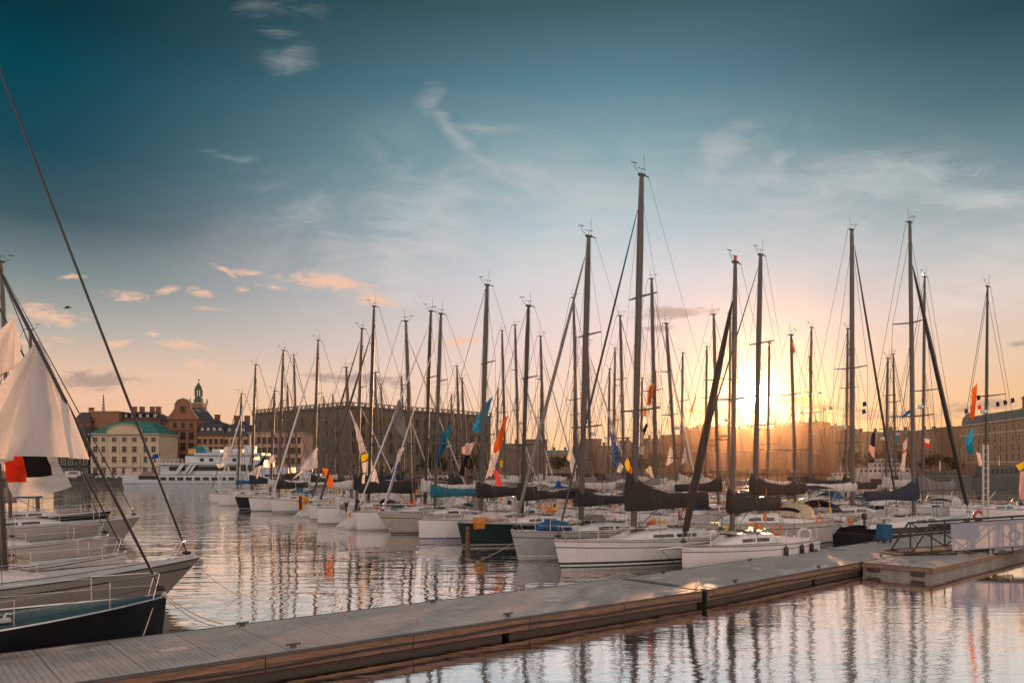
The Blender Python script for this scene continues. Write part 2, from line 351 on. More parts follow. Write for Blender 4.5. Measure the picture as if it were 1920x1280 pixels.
# ------------------------------------------------------------------ buildings
M_glass = mat('dark_pane', (.030,.022,.016), .35, var=.3, spec=.2)
M_frame = mat('pale_window_frame', (.42,.38,.31), .6)
M_frameb = mat('brown_window_frame', (.12,.075,.05), .6)
M_copper = mat('green_copper_roof', (.022,.145,.115), .55, var=.25, scale=.6, stretch=(4,1,1))
M_slate = mat('dark_slate_roof', (.035,.033,.034), .6, var=.3, scale=.6, stretch=(3,1,1))
M_brick_o = mat('orange_brick_wall', (.235,.11,.065), .85, var=.16, scale=1.2, bump=.4)
M_brick_d = mat('dark_brick_wall', (.15,.07,.042), .85, var=.18, scale=1.2, bump=.4)
M_cream_w = mat('cream_render_wall', (.50,.42,.29), .85, var=.1, scale=.5)
M_pink_w = mat('pink_render_wall', (.46,.29,.20), .85, var=.1, scale=.5)
M_orange_w = mat('orange_render_wall', (.40,.22,.12), .85, var=.1, scale=.5)
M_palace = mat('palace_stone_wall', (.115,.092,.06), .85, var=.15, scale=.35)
M_stone = mat('pale_stone_trim', (.34,.29,.21), .8, var=.12)
_wm = {}
def win_mesh(w, h, frame, parent, name='window'):
    key = (round(w,2), round(h,2), frame.name)
    b = MB()
    for s in (-1, 1): b.box((s*(w/2+.06), -.05, h/2), (.12, .22, h+.24))
    b.box((0, -.05, h+.06), (w-.004, .22, .12)); b.box((0, -.08, -.06), (w+.5, .3, .118))
    b.quad((-w/2, .0, 0), (w/2, .0, 0), (w/2, .0, h), (-w/2, .0, h), 1)
    b.box((0, -.03, h/2), (.06, .06, h-.01)); b.box((0, -.032, h*.62), (w-.01, .05, .06))
    o = b.build(name, [frame, M_glass], parent); return o
def windows(parent, cols, rows, w, h, frame, y=-.03, rz=0., limit=999):
    """one window object, then copies at every (column, row)"""
    first = None; k = 0
    for z in rows:
        for c in cols:
            loc = c if isinstance(c, tuple) else (c, y)
            if k >= limit: return
            if first is None:
                first = win_mesh(w, h, frame, parent); first.location = (loc[0], loc[1], z); first.rotation_euler = (0,0,rz)
            else: share(first, 'window', parent, (loc[0], loc[1], z), rz)
            k += 1
def rect_ring(w, d, z, ins=0.): return [(-w/2+ins, ins, z), (w/2-ins, ins, z), (w/2-ins, d-ins, z), (-w/2+ins, d-ins, z)]
def span(a, b, n): return [a+(b-a)*i/(n-1) for i in range(n)]
G = 1.9
def at(px, D): return ((px-CX)/FPX*D, D, G)
def hz(py, D): return CH-(py-HY)/FPX*D-G        # height above the quay of a photo row at distance D

def customs_house():
    D = 243; w = (297-170)/FPX*D; h = hz(815, D); t = thing('customs_house', 'cream four storey house with green copper hipped roof and arched pediment on the quay', 'house', at(233.5, D), 0)
    b = MB(); b.box((0, 7, h/2), (w, 14, h)); 
    for x in (-w*.27, -w*.09, w*.09, w*.27): b.box((x, -.08, h*.62), (.55, .16, h*.72))
    b.build('wall', M_cream_w, t)
    c = MB(); c.box((0, 6.9, h+.22), (w+.9, 15, .42)); c.box((0, -.12, h*.26), (w+.3, .3, .25)); c.build('cornice', M_stone, t)
    r = MB(); hh = hz(787, D)-h
    r.loft([[(p[0], p[1], p[2]) for p in rect_ring(w+.8, 15, h+.44, q)] for q in (0,)]+[rect_ring(w+.8, 15, h+.44+hh*.52, 3.4), rect_ring(w+.8, 15, h+.44+hh*.60, 3.5), rect_ring(w+.8, 15, h+hh*.9, 5.2), rect_ring(w+.8, 15, h+hh, 6.4)])
    r.build('roof', M_copper, t)
    p = MB(); n = 14; pw = w*.25; ph = 2.6
    arc = [(pw*math.cos(math.pi*i/n), ph*math.sin(math.pi*i/n)) for i in range(n+1)]
    p.loft([[(x, -.35, h+.44+z) for x, z in arc], [(x, 3.2, h+.44+z) for x, z in arc]])
    p.build('pediment', M_cream_w, t)
    cr = MB(); cr.tube([(x*1.05, -.4, h+.5+z*1.05) for x, z in arc], .22, 6); cr.build('pediment_moulding', M_stone, t)
    xs = [-w*.42, -w*.27+1.2-w*.0-1.2-w*.0-.0] 
    xs = [-w*.43, -w*.305, -w*.15, 0, w*.15, w*.305, w*.43]
    windows(t, xs, [h*.10, h*.36, h*.60], 1.25, h*.135, M_frame); windows(t, xs, [h*.85], 1.25, h*.09, M_frame)
customs_house()

def gabled_house():
    D = 262; x0, x1 = 318, 369; w = (x1-x0)/FPX*D; h = hz(786, D); top = hz(747, D)
    t = thing('gabled_house', 'orange brick house with tall curved gable beside the green roofed house', 'house', at((x0+x1)/2, D), 0)
    b = MB(); b.box((0, 9, h/2), (w, 18, h)); b.build('wall', M_brick_o, t)
    prof = [(-.50,0),(-.48,.12),(-.36,.30),(-.27,.52),(-.26,.74),(-.17,.92),(0,1.0),(.17,.92),(.26,.74),(.27,.52),(.36,.30),(.48,.12),(.50,0)]
    H = top-h
    g = MB(); g.loft([[(x*w*1.1, -.25, h+z*H) for x, z in prof], [(x*w*1.1, .7, h+z*H) for x, z in prof]]); g.build('gable', M_brick_o, t)
    e = MB(); e.tube([(x*w*1.11, -.3, h+z*H+.05) for x, z in prof], .2, 6); e.build('gable_coping', M_stone, t)
    c = MB(); c.box((0, -.1, h), (w+1.2, .7, .5)); c.box((0, -.1, h*.82), (w+.5, .5, .35)); c.build('cornice', M_brick_d, t)
    r = MB(); r.loft([[(-w/2, .75, h), (w/2, .75, h), (0, .75, h+H*.8)], [(-w/2, 18, h), (w/2, 18, h), (0, 18, h+H*.8)]]); r.build('roof', M_slate, t)
    s = MB(); s.loft([[(-w/2-.02, 1, 0), (-w/2-.02, 1, h), (-w/2-7, 9, h*.86), (-w/2-7, 9, 0)], [(-w/2-.02, 18, 0), (-w/2-.02, 18, h), (-w/2-7, 18, h*.9), (-w/2-7, 18, 0)]]); s.build('side_wing', M_brick_d, t)
    windows(t, [-w*.3, 0, w*.3], [h*.06, h*.28, h*.47, h*.66], 1.5, h*.12, M_frameb); windows(t, [-w*.3, 0, w*.3], [h*.86], 1.0, h*.08, M_frameb)
    windows(t, [0], [h+H*.35], 1.3, H*.28, M_frameb, y=-.28)
gabled_house()

def church_tower():
    D = 330; t = thing('church_tower', 'brick church tower with green lantern spire behind the curved gable', 'tower', at(367, D), 0)
    u = D/FPX; zb = hz(790, D); z1 = hz(757, D)
    b = MB(); b.box((0, 3, z1/2), (23*u, 23*u, z1)); b.build('shaft', M_brick_o, t)
    c = MB(); c.box((0, 3, z1+.3), (26*u, 26*u, .6)); 
    for sx in (-1, 1):
        for sy in (-1, 1): c.tube([(sx*11.5*u, 3+sy*11.5*u, z1+.6), (sx*11.5*u, 3+sy*11.5*u, z1+3.0)], [.5, .05], 6)
    c.build('parapet', M_stone, t)
    def oct(r, z): return [(r*math.cos(math.pi/8+k*math.pi/4), 3+r*math.sin(math.pi/8+k*math.pi/4), z) for k in range(8)]
    l = MB(); l.loft([oct(9*u, z1+.6), oct(8.4*u, z1+2.0), oct(6.2*u, z1+2.8), oct(6.2*u, z1+3.4)])
    za, zc = z1+3.4, hz(729, D)
    for k in range(8):
        a = math.pi/8+k*math.pi/4; l.tube([(5.8*u*math.cos(a), 3+5.8*u*math.sin(a), za), (5.8*u*math.cos(a), 3+5.8*u*math.sin(a), zc)], .32, 5)
    l.loft([oct(7*u, zc), oct(7*u, zc+.5), oct(5.2*u, zc+1.3), oct(2.6*u, zc+2.2), oct(.8*u, zc+3.0), oct(.5*u, hz(716, D))]); l.build('lantern', mat('dark_copper', (.035,.075,.052), .6, var=.25), t)
    f = MB(); f.tube([(0, 3, hz(717, D)), (0, 3, hz(708, D))], .09, 5); f.box((.3, 3, hz(711, D)), (1.0, .1, .35)); f.build('weather_vane', M_black, t)
    k = MB(); n = 16; k.poly([(1.5*math.cos(2*math.pi*i/n), -11.5*u+2.97, z1-3.4+1.5*math.sin(2*math.pi*i/n)) for i in range(n)]); k.build('clock_face', M_stone, t)
church_tower()

def block(name, label, px0, px1, D, ytop, wallm, roofm=None, yroof=None, depth=14, cols=0, rows=0, ww=1.2, frame=None, rz=0., chim=0, y0=None, cat='house', dorm=0, group=None, rtype='hip', pad=0.08, wh=.55):
    w = (px1-px0)/FPX*D; h = hz(ytop, D)
    t = thing(name, label, cat, at((px0+px1)/2, D), rz, group)
    b = MB(); b.box((0, depth/2, h/2), (w, depth, h)); b.build('wall', wallm, t)
    c = MB(); c.box((0, depth/2-.1, h+.17), (w+.6, depth+.5, .32)); c.build('cornice', M_stone if roofm is not M_slate else M_brick_d, t)
    zt = h+.34
    if roofm and yroof is not None:
        hr = hz(yroof, D)-h-.34; r = MB()
        if rtype == 'hip': k = min(depth*.36, w*.3); r.loft([rect_ring(w+.4, depth, zt), rect_ring(w+.4, depth, zt+hr, k)])
        elif rtype == 'mansard': r.loft([rect_ring(w+.4, depth, zt), rect_ring(w+.4, depth, zt+hr*.72, 1.2), rect_ring(w+.4, depth, zt+hr, depth*.35)])
        else: r.loft([[(-w/2, 0, zt), (-w/2, depth/2, zt+hr), (-w/2, depth, zt)], [(w/2, 0, zt), (w/2, depth/2, zt+hr), (w/2, depth, zt)]])
        ro = r.build('roof', roofm, t)
        for i in range(chim):
            q = MB(); x = w*(-.42+.84*(i+.5)/chim+random.uniform(-.05,.05)); q.box((x, depth*.45, zt+hr+.5), (1.6, 1.0, 2.6)); q.box((x, depth*.45, zt+hr+1.9), (1.8, 1.2, .2)); q.build('chimney', M_brick_d, t)
        for i in range(dorm):
            q = MB(); x = w*(-.45+.9*(i+.5)/dorm); q.box((x, 1.5, zt+hr*.36), (1.3, 2.0, 1.5)); q.loft([[(x-.8, .4, zt+hr*.36+.76), (x, .4, zt+hr*.36+1.35), (x+.8, .4, zt+hr*.36+.76)], [(x-.8, 3, zt+hr*.36+.76), (x, 3, zt+hr*.36+1.35), (x+.8, 3, zt+hr*.36+.76)]])
            q.quad((x-.45, .48, zt+hr*.36-.5), (x+.45, .48, zt+hr*.36-.5), (x+.45, .48, zt+hr*.36+.6), (x-.45, .48, zt+hr*.36+.6), 1)
            q.build('dormer', [roofm, M_glassp], t)
    if cols:
        rh = h/(rows+.25)
        windows(t, span(-w/2+w*pad, w/2-w*pad, cols), [rh*(i+.3) for i in range(rows)], ww, rh*wh, frame or M_frame)
    return t, w, h
M_glassp = mat('pale_dormer_pane', (.35,.34,.33), .2, var=.2)
block('townhouse', 'dark roofed house with row of chimneys and skylights behind the green copper roof', 224, 300, 285, 786, M_brick_d, M_slate, 770, chim=4, dorm=5)
block('townhouse', 'plain brown brick house with flat roofline near the thin spire', 168, 223, 283, 772, mat('brown_brick_wall', (.24,.115,.06), .85, var=.15, scale=.8), None)
block('townhouse', 'dark house with low gloomy roof at the left end of the quay', 138, 170, 281, 790, M_brick_d, M_slate, 772, chim=1)
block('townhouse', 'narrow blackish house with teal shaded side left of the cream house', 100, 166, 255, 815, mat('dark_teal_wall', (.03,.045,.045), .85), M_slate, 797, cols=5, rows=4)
block('townhouse', 'orange rendered quay house with steep dark mansard roof and pale dormers', 370, 420, 262, 817, M_orange_w, M_slate, 786, cols=5, rows=5, chim=1, dorm=4, rtype='mansard', frame=M_frameb, ww=.9)
block('townhouse', 'pinkish quay house under dark mansard roof right of the orange one', 421, 464, 262, 818, M_pink_w, M_slate, 788, cols=4, rows=5, chim=2, dorm=3, rtype='mansard', frame=M_frameb, ww=.9)
block('townhouse', 'long pink four storey house with flat cornice in front of the palace', 466, 568, 262, 812, M_pink_w, None, cols=9, rows=4, frame=M_frameb, ww=1.1)
def spire():
    D = 420; t = thing('church_spire', 'thin dark openwork iron spire above the rooftops at far left', 'spire', at(194, D), 0); u = D/FPX
    b = MB(); z0, z1 = hz(775, D), hz(737, D)
    b.box((0, 0, z0/2), (5*u, 5*u, z0)); b.build('base', M_brick_d, t)
    b = MB()
    for i in range(7):
        f = i/7; z = lerp(z0, z1, f); r = lerp(2.6*u, .4*u, f); b.ring((0, 0, z), r, .22, 'z', 8, 5)
    for k in range(6):
        a = k*math.pi/3; b.tube([(2.6*u*math.cos(a), 2.6*u*math.sin(a), z0), (0, 0, z1)], [.16, .05], 5)
    b.build('openwork', M_black, t)
spire()

def palace():
    C = Vector((-68.2, 330)); E = Vector((-10.5, 396)); Fv = Vector((-121.5, 376)); hgt = 28.3
    t = thing('palace', 'huge long brown stone palace with balustraded flat roof behind the masts', 'palace', (C.x, C.y, G), 0)
    d1 = (E-C); d2 = (Fv-C); L1, L2 = d1.length, d2.length; a1, a2 = math.atan2(d1.y, d1.x), math.atan2(d2.y, d2.x); d1.normalize(); d2.normalize()
    def q(s, r, z): v = d1*s+d2*r; return (v.x, v.y, z)
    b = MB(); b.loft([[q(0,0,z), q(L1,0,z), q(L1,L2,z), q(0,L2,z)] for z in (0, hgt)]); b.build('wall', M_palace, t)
    c = MB()
    for z, e, hh in ((hgt+.25, .7, .5), (hgt*.30, .3, .4), (hgt*.70, .2, .3)):
        c.loft([[q(-e,-e,zz), q(L1+e,-e,zz), q(L1+e,L2+e,zz), q(-e,L2+e,zz)] for zz in (z-hh/2, z+hh/2)])
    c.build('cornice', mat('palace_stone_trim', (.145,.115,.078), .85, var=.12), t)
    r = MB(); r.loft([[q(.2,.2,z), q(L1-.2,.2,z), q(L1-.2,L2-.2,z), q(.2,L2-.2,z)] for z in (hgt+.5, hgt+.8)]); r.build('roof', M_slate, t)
    bl = MB(); z = hgt+.8
    for (s0, r0, s1, r1, L) in ((0,0,L1,0,L1), (0,0,0,L2,L2)):
        n = int(L/3.2)
        for i in range(n+1):
            f = i/n; s, rr = lerp(s0, s1, f), lerp(r0, r1, f); v = d1*s+d2*rr; bl.box((v.x, v.y, z+.7), (1.0, 1.0, 1.4), a1)
        pa, pb = q(s0, r0, z+1.25), q(s1, r1, z+1.25); bl.tube([pa, pb], .28, 4)
    bl.build('balustrade', mat('balustrade_stone', (.36,.30,.22), .8), t)
    # windows: 16 bays on the long front, 5 on the short one; four rows each
    def face(n, L, dv, ang, out, cols):
        first = None
        for zz, hh in ((hgt*.06, .11), (hgt*.33, .17), (hgt*.55, .11), (hgt*.75, .13)):
            f0 = None
            for i in range(n):
                s = L*(i+.7)/(n+.4); v = dv*s+out*.04
                if f0 is None:
                    f0 = win_mesh(1.9, hgt*hh, M_palf, t); f0.location = (v.x, v.y, zz); f0.rotation_euler = (0,0,ang)
                else: share(f0, 'window', t, (v.x, v.y, zz), ang)
    face(17, L1, d1, a1, -d2, 0); face(8, L2, d2, a2+math.pi, -d1, 0)
    pil = MB()
    for i in range(18):
        v = d1*(L1*(i+.2)/17.4)-d2*.1; pil.box((v.x, v.y, hgt*.5), (.9, .35, hgt*.38), a1)
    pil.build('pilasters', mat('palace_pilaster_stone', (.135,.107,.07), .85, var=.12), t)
M_palf = mat('palace_window_frame', (.16,.125,.085), .7)
palace()

# middle distance and the sunlit hill
F_mid = facade('mid_city_facade', (.19,.125,.085), (.05,.034,.025), 3.2, 3.6, 1.5)
F_mid2 = facade('mid_city_facade_pale', (.27,.19,.13), (.07,.05,.035), 3.0, 3.5, 1.4)
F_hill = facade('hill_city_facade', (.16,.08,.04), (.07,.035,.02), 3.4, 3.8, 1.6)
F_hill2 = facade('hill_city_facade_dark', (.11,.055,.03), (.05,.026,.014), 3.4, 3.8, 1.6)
M_roofb = mat('brown_metal_roof', (.11,.07,.05), .6, var=.2)
M_roofg = mat('pale_green_roof', (.13,.20,.15), .6, var=.2)
mids = [(928,985,420,838,F_mid,M_roofb,830,'brown office block right of the palace end'),(985,1026,430,824,F_mid,None,0,'tall flat topped brown block between masts past the palace'),
 (1028,1078,520,850,F_mid2,M_roofg,843,'low pale block under a light green roof'),(1078,1098,470,838,F_mid,M_roofb,832,'small brown house beside the light green roof'),
 (1096,1128,520,823,F_mid,None,0,'square flat topped brown tower block in the middle distance'),(1126,1164,500,840,F_mid2,M_roofb,834,'pale brown house with shallow roof near the blue starred flag'),
 (1166,1186,480,832,F_mid,M_roofb,824,'narrow dark brown house with peaked roof behind the tallest mast'),(1186,1214,500,838,F_mid2,None,0,'low pale brown block just right of the tallest mast foot'),
 (1212,1246,520,826,F_mid,M_roofb,820,'brown house with ridged roof left of the sunlit hill')]
for px0, px1, D, yt, wm, rm, yr, lb in mids:
    block('city_block', lb, px0, px1, D, yt, wm, rm, yr if rm else None, depth=20, cat='building', chim=2 if rm else 0, rtype='gable')
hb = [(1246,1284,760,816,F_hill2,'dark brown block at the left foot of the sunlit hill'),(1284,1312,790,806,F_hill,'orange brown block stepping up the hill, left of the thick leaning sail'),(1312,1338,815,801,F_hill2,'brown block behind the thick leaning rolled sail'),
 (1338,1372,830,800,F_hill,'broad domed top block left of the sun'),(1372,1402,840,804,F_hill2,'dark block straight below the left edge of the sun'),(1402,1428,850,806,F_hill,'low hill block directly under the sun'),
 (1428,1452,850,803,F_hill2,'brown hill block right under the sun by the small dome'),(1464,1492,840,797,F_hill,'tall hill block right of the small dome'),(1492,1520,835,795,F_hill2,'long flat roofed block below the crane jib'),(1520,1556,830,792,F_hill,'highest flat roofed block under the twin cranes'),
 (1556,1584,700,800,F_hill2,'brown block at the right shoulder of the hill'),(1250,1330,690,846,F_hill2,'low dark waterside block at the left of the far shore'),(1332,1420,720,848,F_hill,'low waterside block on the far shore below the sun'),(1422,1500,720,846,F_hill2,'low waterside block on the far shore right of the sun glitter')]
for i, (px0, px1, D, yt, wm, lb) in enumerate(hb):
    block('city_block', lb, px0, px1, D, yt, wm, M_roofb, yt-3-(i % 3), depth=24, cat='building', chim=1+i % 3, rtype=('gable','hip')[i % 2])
def dome():
    D = 842; t = thing('domed_church', 'small domed church silhouette on the hill right of the sun', 'church', at(1458, D), 0); u = D/FPX
    b = MB(); z0 = hz(803, D); b.box((0, 6, z0/2), (15*u, 15, z0)); b.build('wall', F_hill, t)
    z1 = hz(795, D); d = MB(); n = 12
    def c(r, z): return [(r*math.cos(2*math.pi*k/n), 6+r*math.sin(2*math.pi*k/n), z) for k in range(n)]
    d.loft([c(3.6*u, z0), c(3.6*u, z1), c(3.4*u, z1+1.2), c(2.6*u, z1+3.0), c(1.2*u, z1+4.2), c(.6*u, z1+5.2), c(.1*u, hz(784, D))]); d.build('dome', M_roofb, t)
dome()
def hill():
    b = MB(); n = 28; rings = []
    for j, (yy, k) in enumerate(((700, 0.0), (780, .45), (840, .72), (920, 1.0), (1050, 1.0), (1200, .3))):
        rings.append([(lerp(150, 420, i/n), yy, 1.6+34*k*math.sin(math.pi*i/n)**.7*(.9+.1*math.sin(i*1.7))) for i in range(n+1)])
    b.loft(rings, False, False); struct(b.build('hill', mat('hill_ground', (.05,.045,.03), .9, var=.3, scale=.05), None, True))
hill()
rb = [(1582,1612,480,806,F_mid,M_roofb,802,'brown house between the two big right hand masts, nearest the hill'),(1612,1668,460,813,F_mid2,M_roofb,808,'long pale brown house with level roof on the right shore'),(1668,1732,450,811,F_mid,M_roofb,805,'brown house with stepped roof behind the dark leaning sail'),
 (1732,1784,450,810,F_mid2,M_roofb,804,'pale block left of the grand hotel with low roof'),(1782,1802,440,800,F_mid,None,0,'narrow taller brown block touching the grand hotel')]
for px0, px1, D, yt, wm, rm, yr, lb in rb:
    block('city_block', lb, px0, px1, D, yt, wm, rm, yr if rm else None, depth=20, cat='building', chim=2, rtype='hip')

def hotel():
    A = Vector((236, 421)); Bp = Vector((222, 310)); h = 25.0
    t = thing('grand_hotel', 'large pale hotel with green grey mansard roof and corner dome at far right', 'hotel', (A.x, A.y, G), 0)
    d = (Bp-A); L = d.length; ang = math.atan2(d.y, d.x); d.normalize(); o = Vector((-d.y, d.x)); o = o if o.x > 0 else -o
    def q(s, r, z): v = d*s+o*r; return (v.x, v.y, z)
    b = MB(); b.loft([[q(0,0,z), q(L,0,z), q(L,30,z), q(0,30,z)] for z in (0, h)]); b.build('wall', mat('hotel_render_wall', (.34,.23,.15), .8, var=.1, scale=.4), t)
    c = MB()
    for z, e in ((h+.3, .9), (h*.24, .3), (h*.80, .35)): c.loft([[q(-e,-e,zz), q(L+e,-e,zz), q(L+e,30+e,zz), q(-e,30+e,zz)] for zz in (z-.3, z+.3)])
    c.build('cornice', mat('hotel_trim', (.55,.46,.36), .8), t)
    r = MB(); rm = mat('grey_green_roof', (.085,.095,.085), .55, var=.2)
    r.loft([[q(.2,.2,h+.6), q(L-.2,.2,h+.6), q(L-.2,29,h+.6), q(.2,29,h+.6)], [q(2,4,h+5.0), q(L-2,4,h+5.0), q(L-2,26,h+5.0), q(2,26,h+5.0)], [q(6,12,h+6.6), q(L-6,12,h+6.6), q(L-6,18,h+6.6), q(6,18,h+6.6)]]); r.build('roof', rm, t)
    def dm(s, rr, z, rad, hh, name):
        m = MB(); n = 12; v = d*s+o*rr
        cc = lambda r_, z_: [(v.x+r_*math.cos(2*math.pi*k/n), v.y+r_*math.sin(2*math.pi*k/n), z_) for k in range(n)]
        m.loft([cc(rad, z), cc(rad, z+hh*.3), cc(rad*.85, z+hh*.6), cc(rad*.5, z+hh*.85), cc(rad*.12, z+hh)]); m.build(name, rm, t)
    dm(3.2, 3.2, h+.6, 3.6, 6.5, 'corner_dome'); dm(L*.72, 1.5, h+.6, 3.4, 6.0, 'corner_dome')
    v = d*(L*.36)+o*14; k = MB(); z = h+6.4
    for sx in (-1, 1):
        for sy in (-1, 1): k.box((v.x+sx*1.5, v.y+sy*1.5, z+2.6), (.6, .6, 4.4))
    k.box((v.x, v.y, z+.2), (4.4, 4.4, .6)); k.box((v.x, v.y, z+5.0), (4.4, 4.4, .5)); k.loft([[(v.x+sx*2, v.y+sy*2, z+5.3) for sx, sy in ((-1,-1),(1,-1),(1,1),(-1,1))], [(v.x+sx*.3, v.y+sy*.3, z+7.8) for sx, sy in ((-1,-1),(1,-1),(1,1),(-1,1))]])
    k.build('roof_lantern', M_brick_d, t)
    fr = mat('hotel_window_frame', (.48,.38,.28), .7); n = 19
    for zz, hh in ((h*.05, .13), (h*.27, .12), (h*.45, .11), (h*.62, .11), (h*.84, .09)):
        f0 = None
        for i in range(n):
            p = d*(L*(i+.7)/(n+.4))-o*.05
            if f0 is None: f0 = win_mesh(1.7, h*hh, fr, t); f0.location = (p.x, p.y, zz); f0.rotation_euler = (0,0,ang)
            else: share(f0, 'window', t, (p.x, p.y, zz), ang)
hotel()

def crane(px, D, ybase, ytop, jl, jr, rz, label):
    t = thing('tower_crane', label, 'crane', at(px, D), rz); u = D/FPX; z0, z1 = 0, hz(ytop, D)
    b = MB(); w = 1.1
    for sx in (-w, w):
        for sy in (-w, w): b.tube([(sx, sy, z0), (sx, sy, z1)], .22, 4)
    n = 22
    for i in range(n):
        za, zb = lerp(z0, z1, i/n), lerp(z0, z1, (i+1)/n); s = 1 if i % 2 else -1
        b.tube([(-w*s, -w, za), (w*s, -w, zb)], .14, 4); b.tube([(-w, -w*s, za), (-w, w*s, zb)], .14, 4)
    b.build('mast', M_crane, t)
    j = MB(); zj = z1
    for sy, zz in ((-.8, 0), (.8, 0), (0, 1.7)): j.tube([(-jl*u, sy, zj+zz), (jr*u, sy, zj+zz)], .2, 4)
    k = int((jl+jr)*u/2.2)
    for i in range(k):
        x = lerp(-jl*u, jr*u, i/k); x2 = lerp(-jl*u, jr*u, (i+1)/k); j.tube([(x, -.8, zj), ((x+x2)/2, 0, zj+1.7)], .12, 4); j.tube([((x+x2)/2, 0, zj+1.7), (x2, -.8, zj)], .12, 4)
    j.build('jib', M_crane, t)
    a = MB(); a.tube([(0, 0, z1), (0, 0, z1+7)], [.5, .2], 5); a.tube([(0, 0, z1+7), (-jl*u*.7, 0, z1+1.7)], .1, 4); a.tube([(0, 0, z1+7), (jr*u*.8, 0, z1+1.7)], .1, 4); a.build('tower_peak', M_crane, t)
    c = MB(); c.box((jr*u*.85, 0, z1-1.6), (4, 1.6, 2.8)); c.build('counterweight', M_black, t)
M_crane = mat('crane_steel', (.10,.075,.05), .6, var=.2)
crane(1546, 905, 790, 763, 44, 13, R(-6), 'tower crane with its long jib pointing towards the sun')
crane(1538, 930, 790, 764, 16, 10, R(10), 'second tower crane with shorter jib just left of the long one')
crane(1503, 940, 795, 771, 5, 5, R(60), 'small crane seen nearly end on between two masts')

# ------------------------------------------------------------------ trees
def tree_mesh(name, h, r, n, seed, mats):
    rnd = random.Random(seed); tr = MB(); tr.tube([(0,0,0), (rnd.uniform(-.2,.2), rnd.uniform(-.2,.2), h*.35), (rnd.uniform(-.4,.4), rnd.uniform(-.4,.4), h*.7)], [h*.028, h*.02, h*.008], 7)
    cl = []
    for i in range(9):
        a = rnd.uniform(0, 6.28); q = rnd.uniform(.2, .75)*r; z = h*rnd.uniform(.42, .86); c = Vector((q*math.cos(a), q*math.sin(a), z)); cl.append((c, r*rnd.uniform(.28, .5)))
        tr.tube([(0, 0, h*rnd.uniform(.25, .5)), c*.6+Vector((0,0,h*.2)), c], [h*.011, h*.007, h*.002], 5)
    cl.append((Vector((0, 0, h*.72)), r*.6))
    lf = MB()
    for i in range(n):
        c, q = rnd.choice(cl); v = Vector((rnd.gauss(0,1), rnd.gauss(0,1), rnd.gauss(0,.8))).normalized()*q*rnd.uniform(.5, 1.12); p = c+v
        a = Vector((rnd.gauss(0,1), rnd.gauss(0,1), rnd.gauss(0,1))).normalized(); b = a.orthogonal().normalized(); s = rnd.uniform(.22, .5)*h/10
        lf.quad(p-a*s-b*s*.6, p+a*s-b*s*.6, p+a*s+b*s*.6, p-a*s+b*s*.6, rnd.randrange(len(mats)))
    return tr, lf
L_dark = leafmat('dark_foliage', (.022,.030,.012), (.045,.055,.022)); L_mid = leafmat('olive_foliage', (.04,.045,.018), (.075,.075,.03))
M_bark = mat('bark', (.07,.05,.035), .9, var=.3, scale=4, bump=.5)
def tree(px, D, h, r, seed, label, group):
    t = thing('tree', label, 'tree', at(px, D), 0, group); tr, lf = tree_mesh('tree', h, r, 900, seed, [L_dark, L_mid])
    tr.build('trunk', M_bark, t, True); lf.build('crown', [L_dark, L_mid], t)
for i, (px, D, h, r, lb) in enumerate([(806,300,8.5,4.2,'bushy tree by the palace foot, leftmost of the row'),(828,305,7.5,4,'round tree in the palace row, second from its left end'),(850,310,8.5,4.4,'dense tree in the middle of the row before the palace'),(872,315,9.2,4.5,'tallest tree of the row before the palace'),(893,322,8.4,4.2,'tree at the right end of the row before the palace'),
    (1046,455,10,6,'lone spreading tree on the shore under the light green roof'),(1068,458,11,6,'leafy shore tree just right of the light green roof'),(1205,450,10,6,'shore tree beside the foot of the tallest mast'),(1232,455,12,7,'big shore tree left of the sunlit hill'),
    (1592,440,13,8,'broad dark tree behind the big mast right of the sun'),(1640,430,12,8,'dark tree below the long pale brown house'),(1690,425,12,7,'dark tree behind the leaning dark sail'),(1745,420,11,7,'dark tree before the pale block beside the hotel'),(1785,405,9,6,'small dark tree next to the hotel front')]):
    tree(px, D, h, r, 11+i, lb, 'trees along the far quays')
